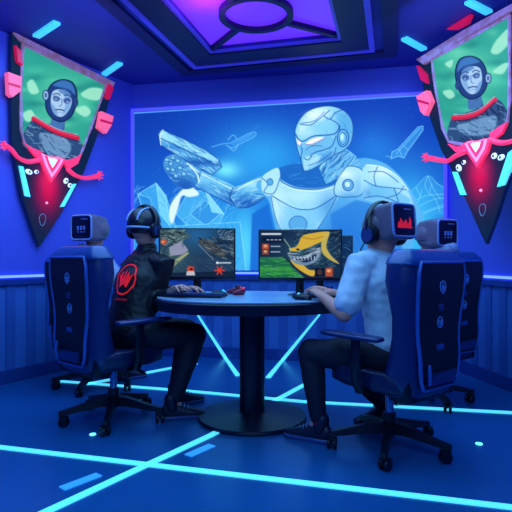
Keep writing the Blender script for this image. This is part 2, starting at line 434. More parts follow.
    p.line([(236, 190), (250, 183), (264, 178)], (220, 246, 255), 1., .9); p.line([(238, 208), (252, 206), (270, 193)], DD, .9, .8)
    fist = [(165, 158), (176, 154), (188, 158), (200, 168), (200, 178), (192, 188), (180, 188), (170, 178), (164, 168)]
    p.poly(fist, (70, 150, 214), 1, .5, True); p.shade(fist, [(184, 186, 14, 8, (20, 78, 176), .85), (170, 178, 8, 8, (26, 88, 184), .7)]); p.hatch(fist, D, 30, 8, .6, .6, .8, 41); p.hatch(fist, LT, 30, 7, .3, .6, .8, 42)
    for cx, cy, r in ((167, 160, 2.4), (171, 164, 2.4), (173, 158, 2.2), (168, 169, 2.3), (178, 161, 2.4), (173, 170, 2.4), (180, 168, 2.6), (176, 176, 2.5), (184, 174, 2.6)):
        p.ell(cx, cy, r, r*.8, (104, 190, 234), .9); p.ring(cx, cy, r, r*.8, DD, .6, .8); p.ell(cx-.6, cy-.7, .9, .6, (190, 236, 252), .8)
    p.line([(190, 166), (197, 174), (199, 182)], (210, 244, 255), 1.6, .9); p.line([(187, 163), (199, 172)], (190, 236, 252), 1.4, .9)
    # blaster
    p.glow(226, 170, 14, 9, (120, 236, 250), .9)
    gun = [(158, 134), (163, 130), (186, 140), (206, 150), (219, 160), (222, 167), (212, 175), (198, 167), (178, 156), (161, 145)]
    p.poly(gun, (92, 178, 228)); p.shade(gun, [(196, 163, 24, 5, (22, 84, 180), .8), (170, 148, 10, 4, (36, 110, 200), .6)], False); p.poly([(160, 131), (163, 130), (219, 159), (217, 163), (160, 137)], (150, 220, 248), .9)
    p.hatch(gun, D, 70, 12, .5, .5, .8, 31); p.hatch(gun, (208, 244, 255), 50, 10, .5, .5, .8, 32)
    p.line(gun, DD, .7, .8, sm=False, closed=True); p.line([(160, 138), (218, 166)], DD, .8, .8); p.line([(163, 130), (160, 136), (161, 145)], (220, 250, 255), 1, .9)
    # torso
    body = [(256, 186), (266, 176), (280, 168), (298, 163), (330, 160), (349, 160), (366, 158), (384, 163), (398, 174), (408, 186), (418, 204), (424, 222), (414, 240), (398, 272), (284, 272), (278, 240), (272, 214), (268, 200)]
    p.poly(body, (84, 172, 232), 1, .6, True)
    p.shade(body, [(380, 190, 30, 18, (128, 204, 244), .8), (300, 262, 40, 22, (44, 128, 214), .8), (345, 240, 24, 30, (30, 106, 204), .8)])
    p.poly([(252, 214), (268, 204), (273, 226), (282, 272), (250, 272)], (22, 104, 206), .9, .8)
    p.poly([(330, 214), (356, 200), (384, 206), (404, 224), (400, 272), (338, 272)], (36, 120, 214), .75, 1.2)
    p.hatch([(300, 225), (400, 225), (400, 272), (300, 272)], (14, 86, 190), 30, 30, 1.0, .6, .5, 51)
    chest = [(276, 170), (281, 180), (296, 187), (318, 188), (335, 183), (344, 172), (342, 192), (334, 206), (318, 228), (312, 246), (290, 246), (278, 226), (270, 194)]
    p.poly(chest, (152, 216, 246), 1, .5); p.poly([(272, 196), (296, 210), (316, 209), (337, 196), (330, 210), (314, 232), (308, 246), (290, 246), (279, 226)], (124, 200, 240), .9, .5)
    p.shade(chest, [(276, 206, 8, 24, (206, 242, 254), .7), (330, 206, 12, 14, (74, 150, 218), .75), (300, 240, 24, 10, (84, 164, 224), .8), (296, 196, 22, 6, (190, 236, 252), .6)])
    p.ell(298, 224, 9, 8, (78, 160, 222), .8); p.ring(298, 224, 9, 8, D, .7, .8)
    p.line([(271, 195), (284, 203), (298, 209), (316, 208), (337, 195)], D, .9, .9); p.line([(277, 174), (282, 182), (296, 188), (318, 189), (335, 184)], D, 1., .9)
    p.line([(283, 184), (296, 190), (318, 191), (334, 187)], (226, 248, 255), .8, .9)
    p.line([(337, 196), (330, 210), (316, 232), (312, 246)], D, .8, .8); p.line([(271, 196), (277, 222), (290, 246)], D, .8, .8)
    p.hatch(chest, (226, 248, 255), 24, 14, .1, .5, .4, 61); p.hatch(chest, (70, 150, 214), 24, 14, 1.2, .5, .4, 62)
    p.poly([(277, 170), (292, 164), (312, 163), (340, 160), (345, 172), (336, 183), (318, 188), (297, 187), (282, 180)], (22, 98, 190), .95, .8, True)
    p.hatch([(280, 166), (345, 160), (345, 180), (297, 187)], (70, 160, 225), 30, 9, -.3, .5, .6, 71)
    # neck cables
    nk = [(318, 165), (334, 154), (346, 148), (356, 156), (362, 166), (344, 176), (326, 184)]
    p.poly(nk, (92, 176, 230)); p.hatch(nk, (14, 70, 160), 46, 15, -.85, .7, .9, 81); p.hatch(nk, (190, 238, 252), 34, 14, -.85, .5, .8, 82)
    # left pauldron and right shoulder
    p.poly([(262, 178), (268, 172), (278, 168), (280, 178), (276, 192), (268, 196), (262, 190)], (170, 226, 250), 1, .5, True); p.line([(262, 178), (268, 184), (264, 192), (274, 193), (280, 178)], D, .8, .9)
    p.ell(270, 182, 3, 3.4, (84, 168, 226)); p.ring(270, 182, 3, 3.4, D, .6)
    pad = [(334, 191), (336, 182), (343, 171), (349, 166), (361, 169), (364, 178), (362, 194), (350, 197), (337, 196)]
    p.poly(pad, (168, 222, 248), 1, .5, True); p.shade(pad, [(350, 196, 14, 5, (84, 162, 222), .8), (358, 188, 5, 10, (104, 180, 230), .7), (344, 174, 8, 4, (224, 248, 255), .8)]); p.line(pad, D, .8, .9, closed=True)
    p.ell(348, 185, 5.4, 5.6, (96, 178, 230)); p.ring(348, 185, 5.4, 5.6, D, .9); p.ell(347.5, 184, 3.2, 3.3, (190, 236, 252)); p.ring(347.5, 184.5, 3.2, 3.3, D, .5)
    arm = [(362, 172), (368, 165), (382, 167), (396, 176), (406, 188), (413, 203), (413, 216), (396, 212), (380, 202), (364, 197)]
    p.poly(arm, (158, 220, 248), 1, .6, True); p.shade(arm, [(382, 172, 12, 6, (214, 244, 255), .8), (374, 194, 14, 7, (72, 148, 216), .85), (398, 206, 12, 7, (96, 172, 226), .8)]); p.poly([(368, 184), (392, 188), (412, 200), (400, 210), (372, 200)], (108, 190, 236), .8, .8)
    for q in ([(364, 180), (376, 186), (394, 188), (408, 190)], [(378, 166), (374, 176), (376, 186)], [(394, 188), (398, 200), (402, 212)], [(364, 198), (378, 196), (392, 200), (404, 206)], [(368, 172), (384, 172), (398, 182)]): p.line(q, D, .8, .85)
    p.line([(366, 165), (382, 167), (397, 176), (408, 190)], (220, 248, 255), 1.1, .9)
    p.line([(404, 186), (398, 194), (386, 198)], D, .8, .8)
    # head
    head = [(297.5, 149), (295, 132), (300, 119), (310.5, 110), (327, 106), (341, 109), (350, 117), (353, 128), (351, 142), (344, 150), (334, 155), (318, 166), (304, 171), (301, 160)]
    p.poly(head, (128, 204, 242), 1, .5, True)
    p.shade(head, [(318, 112, 14, 7, (214, 246, 255), .85), (346, 126, 8, 18, (64, 146, 214), .8), (326, 158, 12, 8, (62, 142, 212), .8), (305, 132, 10, 6, (186, 232, 252), .7)])
    p.poly([(334, 112), (348, 116), (352, 128), (350, 142), (342, 150), (330, 150), (338, 138), (340, 122)], (92, 178, 230), .75, 2.)
    p.poly([(298, 128), (303, 118), (316, 111), (330, 110), (322, 120), (306, 128), (300, 134)], (196, 238, 252), .8, 2.)
    p.poly([(298, 142), (303, 144), (316, 138), (330, 136), (336, 141), (328, 152), (312, 158), (304, 170), (301, 160)], (104, 184, 232), .9, .5)
    p.poly([(303, 158), (312, 154), (322, 156), (316, 164), (304, 170)], (160, 218, 246), .9, .5)
    for q, w in (([(295.5, 134), (299, 140), (304, 141), (314, 136), (334, 134), (340, 126)], 1.2), ([(299, 141), (302, 150), (301, 160), (304, 171)], .9), ([(300, 124), (310, 125), (318, 120), (330, 110)], .9),
                 ([(302, 123), (314, 121), (324, 112)], .7), ([(310, 156), (316, 152), (324, 150), (332, 146), (336, 136)], 1.), ([(324, 116), (330, 119), (335, 113), (342, 110)], .9), ([(330, 119), (338, 124), (340, 130)], .9),
                 ([(304, 158), (308, 160), (312, 156)], .8), ([(336, 148), (334, 155)], .8), ([(308, 166), (322, 160), (332, 152)], .7), ([(306, 150), (312, 146), (322, 146)], .6)): p.line(q, D, w, .9)
    p.hatch(head, (40, 120, 200), 30, 7, .8, .45, .5, 91); p.hatch([(300, 146), (334, 136), (336, 152), (304, 170)], (200, 240, 253), 18, 6, -.4, .5, .6, 92)
    p.line(head, DD, .7, .8, closed=True)
    p.poly([(305, 144), (310, 140), (317, 137.4), (325, 137), (318, 141), (311, 144)], (250, 236, 246), 1, .3); p.poly([(296.5, 139), (301, 142), (300.5, 145.5), (298, 144)], (250, 236, 246), 1, .3)
    p.line([(305, 144), (312, 145), (319, 142), (326, 137)], (180, 90, 150), .5, .8)
    p.ell(343, 138, 5.6, 8.6, (104, 184, 232), 1, .15); p.ring(343, 138, 5.6, 8.6, D, 1.); p.ring(343, 138.5, 3.6, 6, D, .7); p.ell(342, 137, 2, 3.6, (180, 232, 250)); p.glow(314, 115, 8, 4, (235, 252, 255), .6)
    # frame glow line
    for a, b in (((133.2, 113.2), (447, 93.8)), ((133.5, 113), (133.5, 268)), ((446.6, 94), (446.6, 268))): p.line([a, b], (96, 170, 255), 1.2, .9, sm=False)
M_art = art_mat('glowing_artwork', 1.1)
a3 = LF+nB*.02; b3 = RF+nB*.02
aa = a3+dB*.0; 
MZ0, MZ1 = .895, 2.555
mural = empty('mural_screen', (LF+RF)/2+nB*.02+V(0, 0, MZ0), 0, 'wide glowing wall screen showing an armoured robot aiming a blaster', 'wall screen')
ma, mb = LF+dB*.015, RF-dB*.02
def mur(u, v):
    P = [ma[i]+(mb[i]-ma[i])*u+nB[i]*.04 for i in range(2)]; return P[0], P[1], MZ1+(MZ0-MZ1)*v
rel(art_sheet('picture', mur, 560, 300, mural_paint, M_art, None), mural)
bm = B(); prism(bm, [(q.x, q.y) for q in (ma+nB*.002, mb+nB*.002, mb+nB*.038, ma+nB*.038)], Matrix.Identity(4), MZ0-.0, MZ1)
rel(obj('panel', bm, M_base), mural)
M_edge = mat('mural_edge_glow', (90, 90, 235), .3, emit=(72, 70, 236), es=1.0, var=0)
bm = B()
prism(bm, [(q.x, q.y) for q in (ma, mb, mb+nB*.05, ma+nB*.05)], Matrix.Identity(4), MZ1, MZ1+.03)
for q in (ma, mb):
    s = dB*.02; prism(bm, [(r.x, r.y) for r in (q-s, q+s*.6, q+s*.6+nB*.05, q-s+nB*.05)], Matrix.Identity(4), MZ0, MZ1+.03)
rel(obj('frame', bm, M_edge), mural)

# ------------------------------------------------------------------ pennants
class Plane:                                 # vertical plane through P with horizontal direction d; px -> plane
    def __init__(s, P, d): s.P = Vector(P); s.d = Vector(d).normalized(); s.n = V(s.d.y, -s.d.x, 0)
    def hit(s, px, py, off=0.):
        r = V((px-256)/F, 1, (HZ-py)/F); P = s.P+s.n*0
        t = V(P.x, P.y, 0).dot(s.n)/V(r.x, r.y, 0).dot(s.n)
        return V(r.x*t, r.y*t, EYE+r.z*t)+s.n*off
def plate(pl, P, off0, off1, m, name, parent, sm=False):
    if sm: P = smooth_pts(P, 4, True)
    bm = B(); a = [bm.verts.new(pl.hit(*q[:2])+pl.n*off0) for q in P]; b = [bm.verts.new(pl.hit(*q[:2])+pl.n*off1) for q in P]
    bm.faces.new(a); bm.faces.new(list(reversed(b))); n = len(P)
    for i in range(n): bm.faces.new((a[i], b[i], b[(i+1) % n], a[(i+1) % n]))
    return rel(obj(name, bm, m, sharp=30), parent)
def ptube(pl, P, rad, off, m, name, parent, closed=False, px=True):
    Q = smooth_pts(P, 5, closed)
    if closed: Q = Q+[Q[0]]
    bm = B(); W = [pl.hit(q[0], q[1], off) for q in Q]
    n = len(W); R = rad if not isinstance(rad, (list, tuple)) else [np.interp(i/(n-1)*(len(rad)-1), range(len(rad)), rad) for i in range(n)]
    tube(bm, W, R if isinstance(R, list) else R, 8, ref=pl.n)
    return rel(obj(name, bm, m), parent)
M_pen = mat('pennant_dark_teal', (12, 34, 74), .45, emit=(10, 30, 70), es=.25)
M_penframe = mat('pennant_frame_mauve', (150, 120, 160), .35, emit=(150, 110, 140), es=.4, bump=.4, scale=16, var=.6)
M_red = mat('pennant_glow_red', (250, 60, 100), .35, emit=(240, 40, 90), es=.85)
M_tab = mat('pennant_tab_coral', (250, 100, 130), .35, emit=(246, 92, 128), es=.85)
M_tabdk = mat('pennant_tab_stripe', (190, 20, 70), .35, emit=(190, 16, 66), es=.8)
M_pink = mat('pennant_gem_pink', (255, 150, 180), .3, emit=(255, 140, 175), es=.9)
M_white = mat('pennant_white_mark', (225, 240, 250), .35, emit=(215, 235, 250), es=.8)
def astronaut(p, cx, cy, s, tilt, ear, suit, collar, bg, flip):
    # painted pilot: helmet, face, collar, suit
    def T(x, y):
        x *= s*flip; y *= s; c, q = math.cos(tilt), math.sin(tilt); return (cx+x*c-y*q, cy+x*q+y*c)
    NV = (24, 44, 104); MD = (44, 96, 170); HL = (150, 200, 240)
    # suit
    p.poly(suit, (44, 78, 128), 1, .5, True); p.hatch(suit, (12, 24, 64), 60, 12, 1.0, 1., .8, 5); p.hatch(suit, (150, 196, 230), 50, 8, .5, .8, .75, 6)
    nk = [T(-6, 14), T(7, 14), T(8, 30), T(-7, 30)]
    p.poly(nk, (70, 118, 180)); p.hatch(nk, NV, 8, 8, 1.4, .8, .7, 9)
    hel = [T(0, -21), T(9, -19), T(14.5, -9), T(15, 4), T(12, 14), T(4, 20), T(-6, 18), T(-13, 10), T(-15, -2), T(-13, -12), T(-8, -18)]
    p.poly(hel, (30, 62, 130), 1, .5, True); p.line(hel, (10, 18, 60), 1.1, .9, closed=True)
    p.poly([T(-10, -14), T(-2, -20), T(8, -18), T(13, -8), T(6, -12), T(-4, -13)], (64, 126, 196), .9, .8, True)
    face = [T(-9, -8), T(-2, -11), T(6, -9), T(10.5, -2), T(9.5, 7), T(4, 15), T(-3, 14.5), T(-8, 8), T(-10, 0)]
    p.poly(face, (176, 212, 244), 1, .4, True); p.poly([T(2, -9), T(8, -6), T(10, 0), T(9, 7), T(4, 13), T(5, 3), T(4, -2)], (120, 168, 222), .8, 1., True)
    p.poly([T(-8, -3), T(-4.5, -4), T(-1, -2), T(-3, 1), T(-7, .6)], (52, 84, 156), .9, .8, True); p.poly([T(2.4, -2), T(6, -4), T(9.6, -2.4), T(7.4, 1.4), T(3.4, 1.2)], (52, 84, 156), .9, .8, True); p.poly([T(2, -12), T(9, -8), T(4, -6), T(-4, -9)], (70, 120, 190), .7, .6, True); p.poly([T(-9, 4), T(-6, 12), T(-1, 15), T(-4, 8)], (110, 156, 214), .8, 1., True)
    p.ell(*T(-5, -1), 1, .7, (200, 226, 250), .8); p.ell(*T(6.5, 0), 1, .7, (200, 226, 250), .8)
    p.line([T(-8.6, -4.6), T(-5, -6.6), T(-1.6, -5.4)], NV, 1., .8); p.line([T(2.4, -5.4), T(6, -6.6), T(9.6, -4.6)], NV, 1., .8)
    p.line([T(.5, -2), T(1.2, 4), T(-1, 5.4)], (70, 110, 180), .8, .9); p.line([T(-3.4, 9.5), T(.5, 8.6), T(4.6, 9)], (26, 46, 110), 1.1, .95); p.line([T(-2, 11.6), T(3, 11.2)], (110, 150, 210), .7, .8)
    p.ell(*T(-15.5, ear), 3, 5, (150, 190, 230)); p.ring(*T(-15.5, ear), 3, 5, NV, .9); p.ell(*T(-15.5, ear), 1.2, 2.2, (60, 100, 160)); p.ell(*T(15, ear+2), 2.2, 4.4, (40, 70, 130))
    p.line(collar, (214, 24, 70), 5.2, 1, .5); p.line([(a, b-1.2) for a, b in collar], (250, 80, 110), 1.2, .8); p.line([(a, b+2.8) for a, b in collar], (12, 20, 60), 1., .8); p.line([(a, b-3.2) for a, b in collar], (230, 240, 250), .8, .7)
def teal_bg(p, seed, clouds):
    p.C[:] = np.array((44, 166, 148))/255; cx = (p.X.min()+p.X.max())/2; cy = p.Y.min()*.55+p.Y.max()*.45; p.glow(cx, cy, 26, 22, (120, 236, 184), .75)
    p.hatch([(0, 0), (600, 0), (600, 300), (0, 300)], (60, 190, 165), 0, 1, 0)
    r = np.random.default_rng(seed); lo = (p.X.min(), p.Y.min()); hi = (p.X.max(), p.Y.max())
    for _ in range(40):
        x, y = r.uniform(lo, hi); p.glow(x, y, r.uniform(5, 14), r.uniform(2, 5), ((90, 220, 180), (16, 118, 122), (130, 235, 195))[r.integers(3)], .4)
    for c in clouds: p.poly(c, (176, 246, 214), .85, .9, True)
def grid_sheet(name, pl, x0, x1, y0, y1, off, nu, nv, painter, keep, parent, m):
    def coords(u, v): return x0+(x1-x0)*u, y0+(y1-y0)*v
    def P3(u, v):
        px, py = coords(u, v); rx = (px-256)/F; rz = (HZ-py)/F
        t = (pl.P.x*pl.n.x+pl.P.y*pl.n.y)/(rx*pl.n.x+pl.n.y)
        return rx*t+pl.n.x*off, t+pl.n.y*off, EYE+rz*t
    return rel(art_sheet(name, P3, nu, nv, painter, m, None, keep, coords), parent)
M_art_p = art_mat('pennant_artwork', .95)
def pennant(pl, label, D):
    e = empty('pennant', pl.hit(*D['tip']), 0, label, 'banner')
    plate(pl, D['outline'], -.03, 0., M_pen, 'backing', e)
    x = [q[0] for q in D['outline']]; y = [q[1] for q in D['outline']]; gx, gy = D['glow']
    def low(p):
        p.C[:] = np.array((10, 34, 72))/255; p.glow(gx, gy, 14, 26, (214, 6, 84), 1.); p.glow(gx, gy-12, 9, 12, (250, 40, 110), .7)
        p.hatch(D['outline'], (24, 70, 110), 60, 20, 1.2, .7, .35, 3)
    grid_sheet('printed_cloth', pl, min(x), max(x), min(y), max(y), .003, 150, 280, low, inside(D['outline']), e, M_art_p)
    x = [q[0] for q in D['pic']]; y = [q[1] for q in D['pic']]
    grid_sheet('portrait', pl, min(x)-1, max(x)+1, min(y)-1, max(y)+1, .012, 190, 240, D['paint'], inside(D['pic']), e, M_art_p)
    P = D['pic']; P = [tuple(np.array(a)*(1-t)+np.array(b)*t) for a, b in zip(P, P[1:]+P[:1]) for t in (0, .5)]
    bm = B()
    for i in range(len(P)):
        a, b = P[i], P[(i+1) % len(P)]
        tube(bm, [pl.hit(*a, .012), pl.hit(*b, .012)], [.009+.003*(i % 3), .009+.003*((i+1) % 3)], 8)
    rel(obj('frame', bm, M_penframe), e)
    plate(pl, D['bar'], 0, .03, M_penframe, 'top_bar', e)
    for t in D['tabs']:
        o = plate(pl, t, 0, .05, M_tab, 'side_tab', e)
        c = np.mean(np.array(t), 0); 
        w = [tuple(c+(np.array(q)-c)*np.array([.96, .16])+np.array([0, (q[0]-c[0])*.35])) for q in (t[0], t[1], t[2], t[-1])]
        s = plate(pl, [(c[0]-6.2, c[1]-3.8), (c[0]+5.6, c[1]-.4), (c[0]+5.6, c[1]+2.), (c[0]-6.2, c[1]-1.4)], .05, .053, M_tabdk, 'stripe', e)
        s.matrix_parent_inverse = Matrix.Identity(4); bpy.context.view_layer.update(); s.parent = o; s.matrix_parent_inverse = Matrix.Identity(4)
    for w in D['wedge']: plate(pl, w, 0, .04, M_tabdk, 'corner_ornament', e)
    g = D['gem']; plate(pl, g, 0, .03, M_red, 'chevron', e); c = np.mean(np.array(g), 0)
    for k_, mm in ((.78, M_pink), (.58, M_red), (.36, M_white)):
        plate(pl, [tuple(c+(np.array(q)-c)*k_+np.array([0, -1.*(1-k_)*3])) for q in g], .03, .03+.012*(1-k_)+.004, mm, 'chevron_inlay', e)
    for h in D['horns']: plate(pl, h, 0, .028, M_red, 'horn', e)
    for A in D['arms']:
        o = ptube(pl, A, [.022, .02, .017, .02, .024], .03, M_red, 'reaching_arm', e)
        tipx, tipy = A[-1]; bx, by = A[-2]; dx = 1 if tipx > bx else -1
        for k_, (fx, fy) in enumerate(((4, -4), (5.5, -1), (4.6, 2.4), (1.5, 4.4), (.5, -4.6))):
            ptube(pl, [(tipx, tipy), (tipx+dx*fx*.5, tipy+fy*.7), (tipx+dx*fx, tipy+fy)], [.009, .008, .005], .03, M_red, 'finger', e)
    for q in D['eyes']:
        bm = B(); c = pl.hit(q[0], q[1], .012); R = Matrix(((pl.d.x, 0, pl.n.x), (pl.d.y, 0, pl.n.y), (0, 1, 0))).to_4x4()
        ball(bm, c, (q[2]*.0085, q[3]*.0085, .012), rot=R @ Matrix.Rotation(q[4], 4, 'Z')); o = rel(obj('eye', bm, M_white), e)
        bm = B(); ball(bm, c+pl.n*.009, (.009, .011, .008), rot=R); rel(obj('pupil', bm, M_pen), e)
    for s in D['strips']: plate(pl, s, -.01, .02, M_strip, 'light_strip', e)
    bx, by = D['badge']; ptube(pl, [(bx-3, by-3), (bx, by-6), (bx+3, by-4), (bx+2.6, by+2), (bx, by+6), (bx-2.4, by+3)], .003, .006, mat('badge_line', (90, 130, 160), .4, emit=(70, 110, 140), es=.5), 'badge', e, True)
    bm = B(); ball(bm, pl.hit(*D['dot'], .01), .012); rel(obj('stud', bm, M_pink), e)
    return e
plL = Plane(LF+V(0, 0, 0)+V(dL.y, -dL.x, 0)*-.06, -dL)
# left plane: wall direction from near to far, its normal faces the room
if plL.n.dot(V(0, 3, 0)-plL.P) < 0: plL.n = -plL.n
LP = dict(bar=[(12, 33), (113, 83), (111, 87), (19, 41.5)], tip=(39, 247), outline=[(12, 33), (113, 83), (110, 97), (104, 118), (97, 136), (84, 171), (64, 208), (51, 229), (39, 247), (32, 226), (21, 194), (12, 142), (11, 100), (11, 60)],
    pic=[(22, 45), (64, 65), (105, 85), (98, 106), (90, 128), (84, 144), (79, 156), (70, 161), (55, 163), (37, 156), (24, 145), (20, 130), (20, 90)], glow=(48, 190),
    tabs=[[(4.4, 73), (18, 78), (17, 92), (9, 98), (5.5, 95)], [(98, 112), (110, 117), (108, 126), (103, 134), (95, 128)]], wedge=[[(13, 46), (18, 52), (20, 66), (15, 62)], [(62, 45), (72, 49), (78, 58), (70, 56)], [(106, 84), (111, 88), (107, 100), (104, 98)]],
    gem=[(36, 152), (43, 155), (49, 157), (57, 157), (64, 160), (57, 172), (49, 183), (42, 169)],
    horns=[[(22, 143), (30, 148), (40, 152), (42, 160), (34, 157)], [(62, 161), (74, 158), (80, 154), (76, 164), (66, 170)]],
    arms=[[(38, 160), (26, 162), (16, 158), (9, 150), (3, 146)], [(66, 170), (72, 175), (80, 178), (88, 178), (96, 176)]],
    eyes=[(28, 172, 4, 2.6, -.2), (35.5, 172, 2.6, 2, .3), (65, 181, 3.6, 2.6, .9), (69, 185.5, 2.8, 2.4, .4)],
    strips=[[(18, 166), (22, 167), (29, 197), (24, 196)], [(75, 184), (72.5, 184), (59.5, 207), (63, 206.5)]], badge=(42, 220), dot=(46, 203))
def lp(p):
    teal_bg(p, 4, [[(80, 94), (90, 88), (102, 90), (98, 100), (86, 99)], [(74, 110), (84, 106), (90, 112), (84, 117)], [(26, 84), (32, 80), (38, 92), (30, 94)], [(22, 114), (30, 110), (34, 118), (26, 122)]])
    astronaut(p, 60, 101, 1.02, .16, -3, [(24, 146), (22, 136), (27, 126), (34, 118), (44, 122), (60, 130), (74, 134), (80, 142), (82, 152), (70, 166), (50, 166), (34, 160)], [(33, 119), (44, 126), (58, 133), (76, 138)], None, 1)
    p.poly([(38, 134), (50, 134), (66, 140), (70, 150), (62, 160), (52, 160), (44, 150)], (140, 186, 226), .7, 1., True); p.hatch([(38, 134), (66, 138), (70, 150), (60, 160), (44, 152)], (30, 60, 120), 18, 8, .7, .8, .8, 12)
LP['paint'] = lp
pennant(plL, 'green and dark pennant with pilot portrait and red chevron on left wall', LP)
plR = Plane(V(1.43, 4.36, 0), V(.36, -.93, 0))
if plR.n.dot(V(0, 3, 0)-plR.P) < 0: plR.n = -plR.n
RP = dict(bar=[(419, 60), (464, 32), (516, 4), (516, 10), (466, 39), (426, 65)], tip=(486, 244), outline=[(419, 60), (464, 32), (516, 4), (540, -8), (538, 30), (532, 90), (526, 130), (512, 170), (504, 192), (496, 218), (486, 244), (467, 202), (453, 172), (441, 149), (431, 120), (424, 90)],
    pic=[(433, 60), (470, 39), (511, 16), (511, 60), (511, 100), (509, 122), (499, 136), (488, 142), (466, 145), (450, 142), (444, 128), (437, 90)], glow=(480, 178),
    tabs=[[(421, 97), (431, 91), (435.5, 102), (429, 116), (425, 112)], [(534, 60), (546, 56), (546, 74), (536, 82)]], wedge=[[(450, 30), (474, 15), (470, 24), (458, 30)], [(420, 66), (428, 74), (430, 84), (424, 80)]],
    gem=[(465, 144), (472, 141), (480, 141), (487, 139), (494, 138), (490, 152), (480, 168), (471, 155)],
    horns=[[(450, 144), (459, 147), (466, 146), (469, 154), (458, 152)], [(510, 122), (504, 134), (494, 141), (492, 134), (500, 128)]],
    arms=[[(468, 152), (459, 156), (451, 161), (441, 160), (430, 158)], [(494, 140), (503, 143), (514, 142), (528, 136), (540, 138)]],
    eyes=[(460, 168, 4, 2.8, -.8), (465, 162.5, 2.4, 2, .2), (495.5, 156, 3, 2.6, .1), (502.5, 157.5, 3.6, 2.4, .2)],
    strips=[[(454, 172), (458, 172), (467, 195), (462, 195)], [(510, 153), (517, 148), (517, 158), (506, 185), (499, 187)]], badge=(483, 210), dot=(482, 190.5))
def rp(p):
    teal_bg(p, 8, [[(492, 52), (498, 40), (511, 28), (511, 42), (500, 54)], [(494, 72), (504, 64), (510, 64), (504, 74)], [(444, 92), (452, 90), (456, 96), (450, 99)], [(446, 64), (454, 60), (452, 68)]])
    astronaut(p, 473, 78, 1.04, -.16, 3, [(450, 143), (449, 130), (455, 116), (470, 112), (488, 104), (500, 100), (509, 112), (511, 126), (498, 140), (480, 148), (464, 147)], [(455, 118), (468, 117), (482, 112), (496, 100)], None, -1)
    p.poly([(458, 126), (470, 122), (490, 116), (498, 118), (494, 132), (478, 136), (464, 134)], (140, 190, 228), .7, 1., True); p.hatch([(458, 126), (490, 116), (498, 118), (494, 134), (464, 136)], (30, 60, 120), 18, 8, .3, .8, .8, 12)
RP['paint'] = rp
pr = pennant(plR, 'green and dark pennant with pilot portrait hanging at the right', RP)
for q in ((440, 49), (505, 10)):
    bm = B(); h = plR.hit(*q, -.015); tube(bm, [h, V(h.x, h.y, CEIL)], .004, 6); rel(obj('hanging_cord', bm, M_base), pr)
# ------------------------------------------------------------------ furniture materials
M_leather = mat('chair_navy_leather', (16, 30, 78), .38, bump=.25, scale=40, coat=.25)
M_shell = mat('chair_blue_leather', (20, 44, 108), .34, bump=.2, scale=40, coat=.3)
M_headshell = mat('chair_headrest_blue', (30, 74, 150), .32, bump=.15, scale=40, coat=.4)
M_panel = mat('chair_panel_dark', (5, 8, 26), .55, bump=.2, scale=60)
M_piping = mat('chair_piping_blue', (50, 96, 190), .3, coat=.4)
M_plastic = mat('black_plastic', (10, 14, 34), .35, bump=.1, scale=60)
M_metal = mat('brushed_steel_blue', (110, 140, 190), .25, metal=.9)
M_badge = mat('badge_silver_blue', (110, 160, 230), .35, metal=.2)
M_table = mat('table_top_slate', (150, 180, 215), .3, var=.08, scale=9, coat=.2)
M_tabledge = mat('table_edge_black', (12, 18, 46), .35)
M_screenbody = mat('monitor_black', (8, 10, 24), .3)

